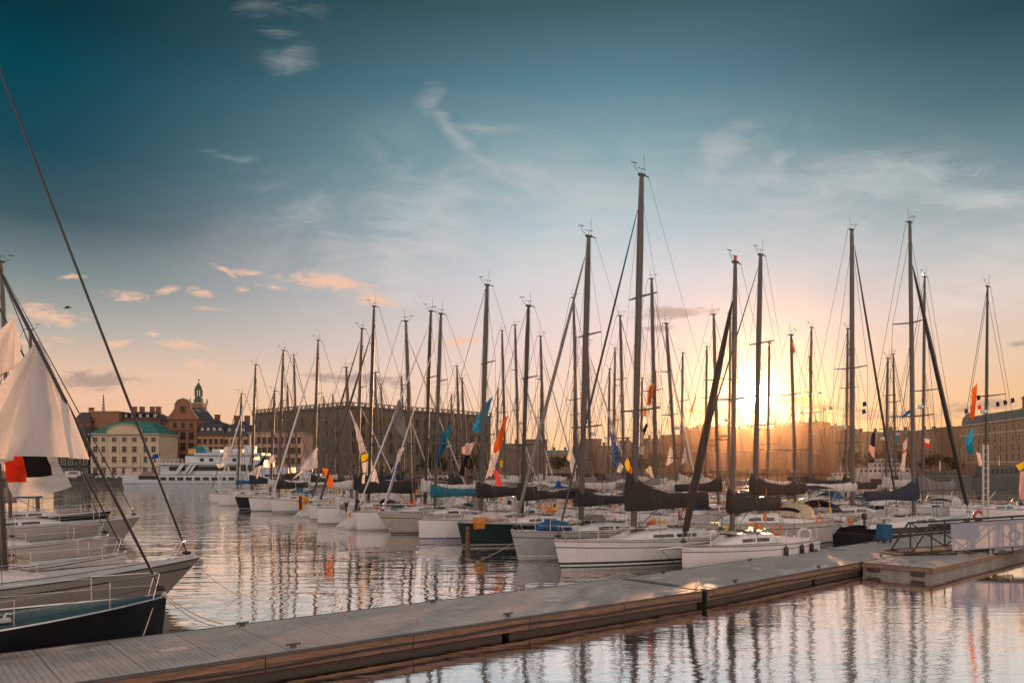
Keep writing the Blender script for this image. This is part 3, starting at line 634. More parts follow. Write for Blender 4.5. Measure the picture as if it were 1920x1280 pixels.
# ------------------------------------------------------------------ sailing boats
M_yellow = mat('yellow_webbing', (.75,.45,.03), .6)
def boat(bow, ang, L, B, fb, label, group=None, sh=.28, rake=.35, tr=.5, hull=None, bands=(), a_m=4.2, z_m=15, mast=None, chord=.135, rk=.22,
         cover=None, boom=True, jib=None, hood=None, nspr=2, detail=1, cab=(.26,.62), hcab=.42, toe=None, wheel=True, vhf=True, cabm=None, deckm=None, name='sailing_boat', cat='sailing boat', a_hood=None, rail=True, cove=None, antif=None, tw=.78, red_light=False, jack=True, radar=False):
    """bow: where the stem meets the water; ang: the way the bow points (degrees); a distances run aft from the bow"""
    hull = hull or M_white; mast = mast or M_alu; an = R(ang); dx, dy = math.cos(an), math.sin(an)
    t = thing(name, label, cat, (bow[0]-dx*L/2, bow[1]-dy*L/2, 0), an, group)
    X = lambda a: L/2-a
    sm = .42
    def b_(s):
        if s > sm: q = (s-sm)/(1-sm); return max(.02, B/2*(1-q**2.1)**.92)
        q = (sm-s)/sm; return B/2*(1-(1-tw)*q*q)
    def sheer(s): return fb+sh*(max(0, s-.25)/.75)**1.6
    def xs(s, f): return lerp(-L/2+L*s, lerp(-L/2+tr, L/2+rake, s), min(1, max(0, f)))
    # hull levels
    lv = [('a', -.45), ('a', -.18), ('a', .0)]; mats = [antif or M_black, hull]; mi = [0, 0]
    cur = .0
    for z0, z1, m in bands:
        if z0 > cur+.001: lv.append(('a', z0)); mi.append(1)
        if m not in mats: mats.append(m)
        lv.append(('a', z1)); mi.append(mats.index(m)); cur = z1
    for f in (.62, .80):
        lv.append(('f', f)); mi.append(1)
    if cove:
        if cove not in mats: mats.append(cove)
        lv.append(('f', .835)); mi.append(mats.index(cove))
    lv.append(('f', 1.0)); mi.append(1)
    N = 18 if detail > 1 else 13; st = [(i/(N-1))**.92 for i in range(N)]
    def hp(s, kind, v, sgn):
        sz = sheer(s); z = v if kind == 'a' else sz*v; f = z/sz
        w = b_(s)*((.80+.2*(1-s))+(.20-.2*(1-s))*max(0, f)**.7) if f >= 0 else b_(s)*(.80+.2*(1-s))*(1+f*.8)
        return (xs(s, f), sgn*w, z)
    hb = MB()
    for sg in (1, -1):
        grid = [[hp(s, k, v, sg) for s in st] for k, v in lv]
        if sg == -1: grid = [r[::-1] for r in grid]
        base = len(hb.v); n = len(st)
        for r in grid: hb.v += r
        for k in range(len(grid)-1):
            for j in range(n-1): a = base+k*n+j; hb.face((a, a+1, a+1+n, a+n)[::-1], mi[k])
    # transom
    tl = [hp(0, k, v, 1) for k, v in lv]; trr = [hp(0, k, v, -1) for k, v in lv]
    for k in range(len(lv)-1): hb.quad(trr[k], tl[k], tl[k+1], trr[k+1], mi[k])
    hb.build('hull', mats, t, True)
    # deck
    dk = MB(); rows = []
    for s in st:
        w = b_(s)-.012; z = sheer(s)-.015; x = xs(s, 1); rows.append([(x, w*u, z+.035*B*(1-u*u)) for u in (-1, -.6, 0, .6, 1)])
    dk.loft(rows, False, False); dk.build('deck', deckm or M_deck, t, True)
    tb = MB()
    for sg in (1, -1): tb.tube([(xs(s, 1), sg*(b_(s)-.02), sheer(s)+.02) for s in st], .028, 5)
    tb.build('toe_rail', toe or M_teak, t)
    S = lambda a: max(0, min(1, (L-a)/L)); ZD = lambda a: sheer(S(a))+.02
    # coachroof
    a1, a2 = cab[0]*L, cab[1]*L; nb = 9; rings = []
    def cw(f): return min(.60*b_(S(lerp(a1, a2, f))), .33*B)*(.72+.28*min(1, f*2.2))
    def chh(f): return hcab*(1-(1-min(1, f/.55))**2)+.02
    def cp(f, side, u, off=0.):
        a = lerp(a1, a2, f); w, h = cw(f), chh(f); return (X(a), side*(w*(1-.10*u)+off), ZD(a)-.02+h*u)
    for i in range(nb):
        f = i/(nb-1); a = lerp(a1, a2, f); w, h, z = cw(f), chh(f), ZD(a)-.03
        rings.append([(X(a), q*w, z+u*h) for q, u in ((-1,0),(-.92,.72),(-.78,.96),(0,1.08),(.78,.96),(.92,.72),(1,0))])
    cb = MB(); cb.loft(rings, True, True); cb.build('coachroof', cabm or M_white, t, True)
    for sg in (1, -1):
        for f0, f1 in ((.36, .58), (.62, .86)):
            w_ = MB()
            for q in range(4):
                g0, g1 = lerp(f0, f1, q/4), lerp(f0, f1, (q+1)/4); w_.quad(cp(g0, sg, .34, .012), cp(g1, sg, .34, .012), cp(g1, sg, .66, .012), cp(g0, sg, .66, .012))
            w_.build('cabin_window', M_glassw, t)
    if detail > 0:
        h_ = MB(); h_.box((X(lerp(a1, a2, .3)), 0, ZD(a1)+chh(.3)*1.04+.03), (.55, .55, .07), bev=.02); h_.build('hatch', M_glassw if detail > 1 else M_deck, t); h_ = MB(); h_.box((X(lerp(a1, a2, .82)), 0, ZD(a2)+chh(.82)*1.06+.03), (.75, .62, .09), bev=.02); h_.build('hatch', M_glassw if detail > 1 else M_deck, t)
        for sg in (1, -1):
            c = MB(); ac = [a2-.02, lerp(a2, L, .4), L*.93]
            c.loft([[(X(a), sg*(b_(S(a))*.52), ZD(a)-.05), (X(a), sg*(b_(S(a))*.72), ZD(a)-.05), (X(a), sg*(b_(S(a))*.68), ZD(a)+h), (X(a), sg*(b_(S(a))*.56), ZD(a)+h)] for a, h in zip(ac, (.30, .24, .12))]); c.build('cockpit_coaming', cabm or M_white, t)
    # mast
    zs = ZD(a_m)+(chh(max(0, min(1, (a_m-a1)/(a2-a1))))*1.05 if a1 < a_m < a2 else 0)-.04
    MX = lambda z: X(a_m)-rk*(z-zs)/(z_m-zs)*2.2
    me = MB(); rg = []; K = 10
    for f in (0, .02, .5, .80, .93, 1.0):
        z = lerp(zs, z_m, f); k = 1 if f < .8 else lerp(1, .68, (f-.8)/.2); x = MX(z)
        rg.append([(x+chord*k*math.cos(2*math.pi*i/K), chord*.62*k*math.sin(2*math.pi*i/K), z) for i in range(K)])
    me.loft(rg); mo = me.build('mast', mast, t, True)
    spr = []
    for i in range(nspr):
        f = (i+1)/(nspr+1)*.98+.02; z = lerp(zs, z_m*.98, f); half = B*.40*(1-.26*i); spr.append((z, half, MX(z)-.18-.06*i))
        for sg in (1, -1):
            q = MB(); q.tube([(MX(z), 0, z), (MX(z)-.18-.06*i, sg*half, z+.06)], [.055, .035], 5, sq=.5); q.build('spreader', mast, mo)
    wx = MX(z_m); v = MB(); v.tube([(wx, 0, z_m), (wx-.18, 0, z_m+.06), (wx-.42, 0, z_m+.02)], .03, 5)
    v.tube([(wx+.05, 0, z_m), (wx+.45, .05, z_m+.28), (wx+.5, .05, z_m+.5)], .013, 4); v.tube([(wx+.32, .05, z_m+.5), (wx+.66, .05, z_m+.5)], .02, 4); v.box((wx, 0, z_m+.05), (.34, .14, .1))
    v.tube([(wx-.05, -.05, z_m), (wx-.05, -.05, z_m+.35)], .012, 4); v.tube([(wx-.3, -.05, z_m+.36), (wx+.2, -.05, z_m+.36)], .013, 4); v.build('wind_vane', M_black, mo)
    if vhf: v = MB(); v.tube([(wx-.1, .06, z_m), (wx-.1, .06, z_m+.95)], .011, 4); v.build('antenna', M_black, mo)
    if red_light: v = MB(); v.tube([(wx, 0, z_m+.1), (wx, 0, z_m+.34)], .07, 8); v.build('masthead_light', M_red, mo)
    if radar:
        zr = lerp(zs, z_m, .42); v = MB(); xr = MX(zr)+chord; v.box((xr+.14, 0, zr-.02), (.3, .12, .05)); v.tube([(xr+.28, 0, zr), (xr+.28, 0, zr+.03), (xr+.28, 0, zr+.20), (xr+.28, 0, zr+.26)], [.2, .27, .27, .15], 12); v.build('radar_dome', M_white, mo, True)
    # standing rigging
    wr = max(.009, .00024*math.hypot(*bow))
    for sg in (1, -1):
        q = MB(); ch = (X(a_m+.35), sg*b_(S(a_m+.35))*.93, ZD(a_m)+.02); pts = [ch]+[(x, sg*h, z+.06) for z, h, x in spr]+[(MX(z_m*.95), sg*.05, z_m*.95)]
        q.tube(pts, wr, 4); q.tube([(ch[0]-.15, ch[1], ch[2]), (MX(spr[0][0]), sg*.06, spr[0][0]-.1)], wr, 4); q.build('shroud', M_wire, t)
    q = MB(); zsp = ZD(L*.985); q.tube([(X(L*.98), -b_(0)*.55, zsp), (X(L*.9), 0, zsp+2.4)], wr, 4); q.tube([(X(L*.98), b_(0)*.55, zsp), (X(L*.9), 0, zsp+2.4)], wr, 4); q.tube([(X(L*.9), 0, zsp+2.4), (wx-.4, 0, z_m+.02)], wr, 4); q.build('backstay', M_wire, t)
    q = MB(); ze = ZD(.1); bx = X(.15)+rake*.8
    if jib:
        jm, jr, jt = jib; zt = lerp(zs, z_m, jt); p0, p1 = Vector((bx, 0, ze+.25)), Vector((MX(zt)+chord+.03, 0, zt))
        q.tube([p0+(p1-p0)*f for f in (0, .02, .04, .3, .7, .95, 1)], [.02, .02, jr*.8, jr, jr*.85, jr*.45, .015], 8); q.build('furled_jib', jm, t, True)
        d = MB(); d.ring((bx, 0, ze+.22), .11, .05, 'z', 10, 5); d.build('furler_drum', M_black, t)
    else:
        zt = z_m*.985; q.tube([(bx, 0, ze), (MX(zt)+chord*.7, 0, zt)], wr*1.5, 4); q.build('forestay', M_wire, t)
    q = MB()
    for k, (fz, ox, oy) in enumerate(((.985, .16, .05), (.95, .26, -.06), (.70, .36, .12), (.985, -.30, .03))):
        z1 = lerp(zs, z_m, fz); q.tube([(MX(z1)+(chord if ox > 0 else -chord), 0, z1), (MX(zs)+ox, oy, zs+.05)], wr*.7, 3)
    q.build('halyards', M_wire, t)
    # boom and sail cover
    E = min(.40*L, L-a_m-.9); zb = zs+(1.05 if hcab > .3 else .85)
    if boom:
        q = MB(); q.tube([(MX(zb)-chord, 0, zb), (X(a_m+E), 0, zb+.10)], .075, 8); q.build('boom', mast, t, True)
        k = MB(); k.tube([(MX(zs)-chord*.8, 0, zs+.15), (X(a_m+E*.33), 0, zb)], .03, 5); k.build('boom_vang', M_steel, t)
    if cover:
        cm, h0, h1, w0 = cover[:4]; lead = cover[4] if len(cover) > 4 else .30; rg = []; n = 14
        for i in range(n+1):
            f = i/n; x = lerp(MX(zb)+lead, X(a_m+E*.99), f); top = h1+(h0-h1)*(max(0, 1-f/.62)**2.0); low = -.10-.06*math.sin(f*9)*.5; w = lerp(w0, w0*.62, f)
            zc = zb+.10*f
            jit = .02*math.sin(f*23+L)
            rg.append([(x, 0, zc+low), (x, w*.7, zc+low*.4), (x, w, zc+h1*.35), (x, w*.72+jit, zc+lerp(h1*.6, top, .6)), (x, .03, zc+top+jit), (x, -.03, zc+top+jit), (x, -w*.72+jit, zc+lerp(h1*.6, top, .6)), (x, -w, zc+h1*.35), (x, -w*.7, zc+low*.4)])
        q = MB(); q.loft(rg); q.build('sail_cover', cm, t, True)
        if detail > 1:
            for f in (.12, .30, .48, .66, .84):
                k = int(f*n); q = MB(); r_ = [Vector(p) for p in rg[k]]; c_ = sum(r_, Vector())/len(r_); q.tube([c_+(p-c_)*1.03 for p in r_]+[c_+(r_[0]-c_)*1.03], .013, 4); q.build('cover_strap', M_rope_d, t)
        if jack:
            q = MB()
            for sg in (1, -1):
                for f in (.35, .75): q.tube([(MX(z_m*.6)-chord, sg*.05, lerp(zb, z_m, .55)), (X(a_m+E*f), sg*.09, zb+.15)], wr*.8, 3)
            q.build('lazy_jacks', M_wire, t)
    if detail > 1:
        for sg in (1, -1):
            q = MB(); fs = [i/8 for i in range(1, 9)]; q.tube([(cp(f, sg, 1)[0], sg*cw(f)*.74, ZD(lerp(a1, a2, f))+chh(f)*1.0+.07) for f in fs], .014, 5)
            for f in fs[::2]: q.tube([(cp(f, sg, 1)[0], sg*cw(f)*.74, ZD(lerp(a1, a2, f))+chh(f)*.95-.02), (cp(f, sg, 1)[0], sg*cw(f)*.74, ZD(lerp(a1, a2, f))+chh(f)*1.0+.07)], .012, 4)
            q.build('grab_rail', M_teak, t)
            for aw, yy, zz in ((a2-.35, cw(.95)*.55, ZD(a2)+chh(.95)*1.04), (lerp(a2, L, .42), b_(S(lerp(a2, L, .42)))*.62, ZD(lerp(a2, L, .42))+.24)):
                q = MB(); q.tube([(X(aw), sg*yy, zz-.02), (X(aw), sg*yy, zz+.05), (X(aw), sg*yy, zz+.13), (X(aw), sg*yy, zz+.17)], [.085, .06, .06, .08], 10); q.build('winch', M_steel, t, True)
        q = MB()
        for k in range(4): y = -.30+.2*k; q.tube([(X(a_m+.25), y*.4, ZD(a_m)+chh(.5)*1.08+.03), (X(a2-.4), y, ZD(a2)+chh(.9)*1.1+.03)], .011, 4)
        for sg in (1, -1): q.tube([(X(.5), sg*.25, ZD(.5)+.03), (X(a1), sg*.62*b_(S(a1)), ZD(a1)+.03), (X(a2+.3), sg*.74*b_(S(a2+.3)), ZD(a2)+.05)], .011, 4)
        q.build('deck_lines', M_rope_d, t)
        for k in range(2): q = MB(); q.ring((X(a_m-.35-.1*k), .28-.5*k, ZD(a_m)+chh(.4)*1.05+.05), .16, .035, 'z', 12, 5); q.ring((X(a_m-.35-.1*k), .28-.5*k, ZD(a_m)+chh(.4)*1.05+.11), .13, .03, 'z', 12, 5); q.build('rope_coil', M_rope, t)
        q = MB(); q.box((X(.25)+rake*.6, 0, ZD(.2)+.05), (.5, .12, .06), bev=.015); q.tube([(X(.05)+rake*.9, -.06, ZD(.05)+.08), (X(.05)+rake*.9, .06, ZD(.05)+.08)], .045, 8); q.build('anchor_roller', M_steel, t)
        q = MB(); ap = L*.70; q.box((X(ap), 0, ZD(ap)+.10), (.9, .05, .04)); q.box((X(L*.70), 0, ZD(L*.70)+.02), (L*.22, b_(S(L*.7))*.9, .03)); q.build('cockpit_sole', M_teak, t)
    # sprayhood
    if hood:
        ah = a_hood if a_hood else a2-.15; w = cw(.95)*1.25; zt = ZD(ah)+hcab*.55; rg = []
        for da, hh, k in ((-.55, .12, .95), (-.2, .55, 1.0), (.35, .78, 1.02), (.75, .80, 1.0)):
            rg.append([(X(ah+da), k*w*math.cos(math.pi*i/10), zt+hh*math.sin(math.pi*i/10)**.7*1.0) for i in range(11)])
        q = MB(); q.loft(rg, False, False); ho = q.build('sprayhood', hood, t, True)
        q = MB(); q.loft([[(x+.01, y*1.012, z+.012) for x, y, z in rg[1][2:9]], [(x+.01, y*1.012, z+.012) for x, y, z in [tuple(lerp(a, b, .55) for a, b in zip(p, r)) for p, r in zip(rg[0][2:9], rg[1][2:9])]]], False, False); q.build('hood_window', M_glassw, ho, True)
    # pulpit, guard rails, pushpit
    if rail:
        pm = M_steel; rr = max(.013, .00020*math.hypot(*bow)); q = MB()
        aP = min(1.5, L*.13); zp = ZD(.3)+.60
        for sg in (1, -1):
            y1 = b_(S(aP))*.92; y0 = .16
            q.tube([(X(aP), sg*y1, ZD(aP)), (X(aP), sg*y1, zp), (X(.2)+rake*.7, sg*y0, zp+.03), (X(.2)+rake*.8, 0, zp+.03)], rr, 5); q.tube([(X(.35)+rake*.5, sg*.2, ZD(.3)), (X(.2)+rake*.7, sg*y0, zp+.03)], rr, 5)
            q.tube([(X(aP), sg*y1, ZD(aP)+.3), (X(.25)+rake*.6, sg*.19, ZD(.3)+.3)], rr*.8, 4)
        q.build('pulpit', pm, t)
        nS = max(3, int((L*.86-aP)/1.9))
        for sg in (1, -1):
            q = MB(); tops = []
            for i in range(nS+1):
                a = lerp(aP, L*.88, i/nS); y = sg*b_(S(a))*.95; q.tube([(X(a), y, ZD(a)-.01), (X(a), y*1.01, ZD(a)+.60)], rr*.85, 4); tops.append((X(a), y*1.01, ZD(a)+.59))
            q.tube(tops, wr*.8, 3); q.tube([(x, y, z-.28) for x, y, z in tops], wr*.8, 3); q.build('guard_rail', pm, t)
        q = MB(); a0, a9 = L*.88, L*.975
        for sg in (1, -1):
            for hh in (.62, .33): q.tube([(X(a0), sg*b_(S(a0))*.95, ZD(a0)+hh), (X(a9), sg*b_(S(a9))*.93, ZD(a9)+hh), (X(a9)-.05, sg*.35, ZD(a9)+hh)], rr, 5)
            for a, k in ((a0, .95), (a9, .93)): q.tube([(X(a), sg*b_(S(a))*k, ZD(a)-.01), (X(a), sg*b_(S(a))*k, ZD(a)+.63)], rr, 5)
        q.build('pushpit', pm, t)
    if wheel:
        q = MB(); aw = L*.82; zw = ZD(aw)+.42; q.ring((X(aw), 0, zw), .46, .024, 'x', 20, 5)
        for k in range(5): q.tube([(X(aw), 0, zw), (X(aw), .46*math.cos(k*1.2566), zw+.46*math.sin(k*1.2566))], .013, 4)
        q.tube([(X(aw)+.12, 0, ZD(aw)-.1), (X(aw)+.12, 0, zw+.15)], [.11, .08], 7); q.build('steering_wheel', M_steel, t)
    # loose gear fixed about the cockpit and stern
    gr = random.Random(int(bow[0]*131+bow[1]*17)); zc = ZD(L*.85)
    if detail > 0 and wheel:
        if gr.random() < .75: q = MB(); q.tube([(X(L*.94), gr.choice((-1, 1))*b_(.05)*.6, zc+.55), (X(L*.94)-.01, gr.choice((-1, 1))*b_(.05)*.6+.01, zc+.85)], .16, 9); y = gr.choice((-1, 1))*b_(.06)*.55; q = MB(); q.tube([(X(L*.95), y-.33, zc+.42), (X(L*.95), y-.30, zc+.42), (X(L*.95), y+.30, zc+.42), (X(L*.95), y+.33, zc+.42)], [.14, .19, .19, .14], 10); q.build('liferaft', gr.choice([M_white, M_cv_grey, M_orange]), t, True)
        if gr.random() < .6: q = MB(); y = gr.choice((-1, 1))*b_(.03)*.8; q.box((X(L*.985), y, zc+.72), (.26, .22, .34), bev=.05); q.box((X(L*.985), y, zc+.36), (.10, .08, .46)); q.build('outboard_motor', M_black, t)
        if gr.random() < .7: q = MB(); y = gr.choice((-1, 1))*b_(.04)*.9; q.tube([(X(L*.97), y, zc+.2), (X(L*.97)-.1, y, zc+2.3)], .016, 5); q.tube([(X(L*.97), y, zc+.75), (X(L*.97), y, zc+.8), (X(L*.97)-.02, y, zc+1.1), (X(L*.97)-.02, y, zc+1.15)], [.02, .08, .08, .02], 8); q.build('marker_pole', gr.choice([M_orange, M_white, M_yellow]), t)
        for k in range(gr.randint(1, 4)):
            a = lerp(a2+.3, L*.9, gr.random()); y = gr.uniform(-.7, .7)*b_(S(a)); q = MB(); w = gr.uniform(.22, .5); q.box((X(a), y, ZD(a)+.22+gr.uniform(0, .18)), (w, gr.uniform(.2, .45), gr.uniform(.14, .36)), gr.uniform(0, 1.5), bev=.04); q.build('cockpit_gear', gr.choice([M_cv_blue, M_cv_navy, M_orange, M_cv_white, M_red, M_cv_grey, M_yellow, M_cv_white]), t)
        q = MB(); q.box((X(L*.70), 0, ZD(L*.7)+.34), (.7, .42, .05), bev=.01); q.box((X(L*.70), 0, ZD(L*.7)+.15), (.12, .12, .34)); q.build('cockpit_table', M_teak, t)
        if gr.random() < .35:
            q = MB(); z0 = zc+1.85; bw = b_(.15)*.85; rows = [[(X(L*f), bw*u, z0+.22*(1-u*u)+dz) for u in (-1, -.6, -.2, .2, .6, 1)] for f, dz in ((.70, -.05), (.76, .03), (.84, .03), (.90, -.06))]
            q.loft(rows, False, False); bo = q.build('bimini', gr.choice([M_cv_navy, M_cv_white, M_cv_grey, M_cv_brown]), t, True)
            q = MB()
            for f in (.70, .90):
                q.tube([(X(L*.80), -bw, zc+.1), (X(L*f), -bw, z0-.05), (X(L*f), -.2*bw, z0+.15), (X(L*f), .2*bw, z0+.15), (X(L*f), bw, z0-.05), (X(L*.80), bw, zc+.1)], .016, 5)
            q.build('bimini_frame', M_steel, bo)
    def loc2w(a, y=0, z=0): x = L/2-a; return Vector((t.location.x+dx*x-dy*y, t.location.y+dy*x+dx*y, z))
    return dict(t=t, w=loc2w, ZD=ZD, b=lambda a: b_(S(a)), L=L, zm=z_m, zs=zs, mx=lambda z: L/2-MX(z), X=X, an=an)

def wl(px, py): D = FPX*CH/(py-HY); return ((px-CX)/FPX*D, D)
def solve_a(bow, ang, mpx):
    m = (mpx-CX)/FPX; c, s = -math.cos(R(ang)), -math.sin(R(ang)); return (m*bow[1]-bow[0])/(c-s*m)
BOATS = {}
def front(key, px, py, mpx, mty, label, ang=210, frac=.40, **kw):
    bow = wl(px, py); a = solve_a(bow, ang, mpx); D = bow[1]-math.sin(R(ang))*a; L = kw.pop('L', a/frac); zm = CH+(HY-mty)/FPX*D
    BOATS[key] = boat(bow, ang, L, kw.pop('B', L*.31), kw.pop('fb', 1.05), label, a_m=a, z_m=zm, **kw); return BOATS[key]
jb = lambda m, r=.10, t=.9: (m, r, t)
G1 = 'sailing boats in the near row, bows to the open water'
AF = mat('grey_boot_top', (.06,.06,.06), .4)
front('A', 1280, 1074, 1373, 492, 'small white sloop with brown sail cover and thick leaning furled jib beside the walkway', ang=218, L=9.2, B=2.5, tw=.66, fb=.95, sh=.16, rake=.12, tr=-.05, jib=jb(M_cv_brown, .17, .86), cover=(M_cv_brown, 1.05, .55, .17), detail=2, group=G1, hcab=.48, cab=(.22,.62), nspr=1, cove=AF, red_light=True, vhf=False, chord=.14, wheel=False, rk=.1, antif=M_white)
front('B', 1052, 1072, 1188, 326, 'long white sloop with two black waterline stripes, tallest mast and big black sail cover', ang=212, L=11.8, B=3.3, fb=1.12, sh=.20, rake=.38, tr=.6, bands=((.16,.24,M_black),(.32,.42,M_black)), jib=jb(M_carb, .055, .90), cover=(M_cv_brown, 1.75, .62, .2, .42), detail=2, group=G1, cove=AF, chord=.17, rk=.22, nspr=2, hcab=.46, cab=(.23,.66))
front('N', 972, 1052, 1089, 442, 'grey hulled sloop with crumpled blue cloth on its foredeck and black and white boot stripes', fb=1.22, sh=.22, rake=.42, tr=.4, hull=M_greyhull, bands=((.10,.17,M_white),(.22,.28,M_white)), jib=jb(M_cv_grey, .095, .93), cover=(M_cv_black, .8, .32, .16), detail=2, group=G1, cove=AF, chord=.165, L=10.6)
front('M', 868, 1024, 978, 573, 'dark green hulled sloop with slim black mast beside the orange mooring post', fb=1.15, sh=.2, rake=.35, hull=M_green, bands=((.05,.12,M_white),), mast=M_carb, cover=(M_cv_brown, 1.0, .36, .18), detail=2, group=G1, jib=None, L=10.2, chord=.14)
front('Lb', 786, 1015, 901, 534, 'white sloop with blue waterline stripe and plumb bow left of the orange mooring post', fb=1.2, sh=.12, rake=.06, bands=((.14,.24,M_blue),), cover=(M_cv_black, 1.0, .5, .2), detail=2, group=G1, L=10.6, chord=.17)
front('K', 734, 1001, 815, 588, 'beige sloop with long raked bow and teal blue sail cover', fb=1.15, sh=.28, rake=1.0, hull=M_cream, bands=((.05,.12,M_black),), cover=(M_cv_teal, .85, .42, .2), detail=2, group=G1, cove=M_black, hood=M_cv_grey, L=10, jib=jb(M_sail, .05, .9))
front('J', 668, 995, 797, 583, 'white plumb bowed sloop with black mast and pale rolled mainsail', fb=1.25, sh=.10, rake=.03, mast=M_carb, cover=(M_cv_white, 1.0, .42, .2), detail=2, group=G1, L=11.5, jib=jb(M_sail, .07, .92), bands=((.05,.10,M_greyhull),))
front('H', 596, 984, 691, 574, 'white sloop with black mast and long black furled jib, nearer of two alike', fb=1.25, sh=.10, rake=.10, mast=M_carb, cover=(M_cv_navy, 1.3, .6, .2), detail=2, group=G1, jib=jb(M_carb, .11, .86), bands=((.08,.14,M_navy),), L=10.8)
front('Gb', 582, 976, 669, 616, 'white sloop with grey mast and black furled jib, farther of two alike', fb=1.2, sh=.15, rake=.15, cover=(M_cv_black, 1.3, .55, .2), detail=1, group=G1, jib=jb(M_carb, .10, .93), bands=((.10,.16,M_navy),), L=10.4)
front('E', 511, 963, 588, 638, 'white sloop with grey bottom band and pale furled jib below a big white flag', fb=1.2, sh=.2, rake=.25, cover=(M_cv_black, 1.3, .6, .2), detail=1, group=G1, jib=jb(M_sail, .09, .92), bands=((.0,.35,M_greyhull),), L=10.6)
front('D', 471, 959, 523, 657, 'white sloop with black cover piled high, between the grey bottomed and the black hulled ones', fb=1.15, sh=.25, rake=.25, cover=(M_cv_black, 1.0, .5, .2), detail=1, group=G1, bands=((.06,.12,M_navy),), L=9.8, hood=M_cv_teal)
front('C2', 449, 955, 507, 733, 'black hulled sloop with white waterline in the far half of the near row', fb=1.15, sh=.25, rake=.5, hull=M_navy, bands=((.10,.16,M_white),), cover=(M_cv_white, .9, .45, .2), detail=1, group=G1, L=10, hood=M_cv_teal)
front('Bb', 410, 948, 472, 684, 'white sloop second from the near row end, dark blue cover and pale furled jib', fb=1.2, sh=.25, rake=.35, cover=(M_cv_navy, 1.6, .5, .25), detail=1, group=G1, jib=jb(M_sail, .09, .92), L=10)
front('Ab', 396, 943, 446, 738, 'white sloop at the far end of the near row by the white ferry', fb=1.05, sh=.25, rake=.3, cover=(M_cv_blue, .5, .35, .2), detail=1, group=G1, L=9)
bq = (9.2, 43.1); aq = solve_a(bq, 210, 1415)
BOATS['Q'] = boat(bq, 210, 10.6, 3.2, 1.3, 'cream cruiser with pale yellowish sprayhood whose tall mast crosses the sun', group=G1, a_m=aq, z_m=CH+(HY-477)/FPX*(bq[1]+.5*aq), hull=M_cream, cover=(M_cv_brown,1.2,.5,.2), jib=jb(M_carb,.05,.95), detail=2, hood=M_hoodw, a_hood=8.3, sh=.2, rake=.4, tr=.2, hcab=.55, chord=.17, cove=M_black, bands=((.08,.16,M_black),))
# two that lie stern to the open water
def sternout(key, px, py, mpx, mty, label, L, **kw):
    s = wl(px, py); bow = (s[0]+math.cos(R(30))*L, s[1]+math.sin(R(30))*L); m = (mpx-CX)/FPX
    a = -(m*s[1]-s[0])/(-(math.cos(R(30))-math.sin(R(30))*m)); a = L-max(L*.5, min(L*.64, a)); D = bow[1]-math.sin(R(30))*a
    BOATS[key] = boat(bow, 30, L, L*.31, kw.pop('fb', 1.1), label, a_m=a, z_m=CH+(HY-mty)/FPX*D, **kw)
sternout('I', 636, 991, 772, 604, 'white sloop lying stern out with sloping open transom and orange horseshoe buoy', 11, tr=1.5, detail=2, group=G1, cover=(M_cv_black, 1.1, .6, .2), jib=jb(M_sail, .07, .9), antif=M_greyhull, hood=M_cv_navy)
sternout('F', 556, 969, 648, 690, 'white sloop lying stern out with red and yellow ensign at its transom', 10.5, tr=1.3, detail=1, group=G1, cover=(M_cv_white, .9, .45, .2), jib=jb(M_sail, .06, .9), antif=M_greyhull)

def rowboat(key, px, yt, p, ang, label, group, mfrac=.42, **kw):
    m = (px-CX)/FPX; D = p/(.866*m+.5); x = m*D; L = kw.pop('L', 10.8); a = L*mfrac
    dx, dy = math.cos(R(ang)), math.sin(R(ang)); bow = (x+dx*a, D+dy*a); zm = CH+(HY-yt)/FPX*D
    rv = random.Random(px*7+3)
    if not any(c in label.split() for c in ('white', 'cream', 'black', 'grey')): kw.setdefault('hull', rv.choice([M_white, M_white, M_white, M_cream, M_greyhull, M_navy, M_white]))
    kw.setdefault('hcab', rv.choice([.34, .42, .5, .58])); kw.setdefault('hood', rv.choice([None, None, M_cv_navy, M_cv_grey, M_cv_blue, M_cv_white, M_cv_brown]))
    kw.setdefault('bands', rv.choice([(), ((.06,.12,M_navy),), ((.08,.13,M_blue),(.18,.22,M_blue)), ((.05,.12,M_red),), ((.06,.14,M_black),)])); kw.setdefault('rake', rv.choice([.1, .3, .6, .9])); kw.setdefault('sh', rv.uniform(.15, .4)); kw.setdefault('nspr', rv.choice([1, 2, 2, 3]))
    kw.setdefault('radar', rv.random() < .3); kw.setdefault('cab', (rv.uniform(.2, .3), rv.uniform(.56, .7)))
    BOATS[key] = boat(bow, ang, L, kw.pop('B', min(3.3, L*.31)), kw.pop('fb', rv.uniform(1.0, 1.3)), label, group=group, a_m=a, z_m=zm, **kw)
G2 = 'sailing boats in the middle row, bows to the right'
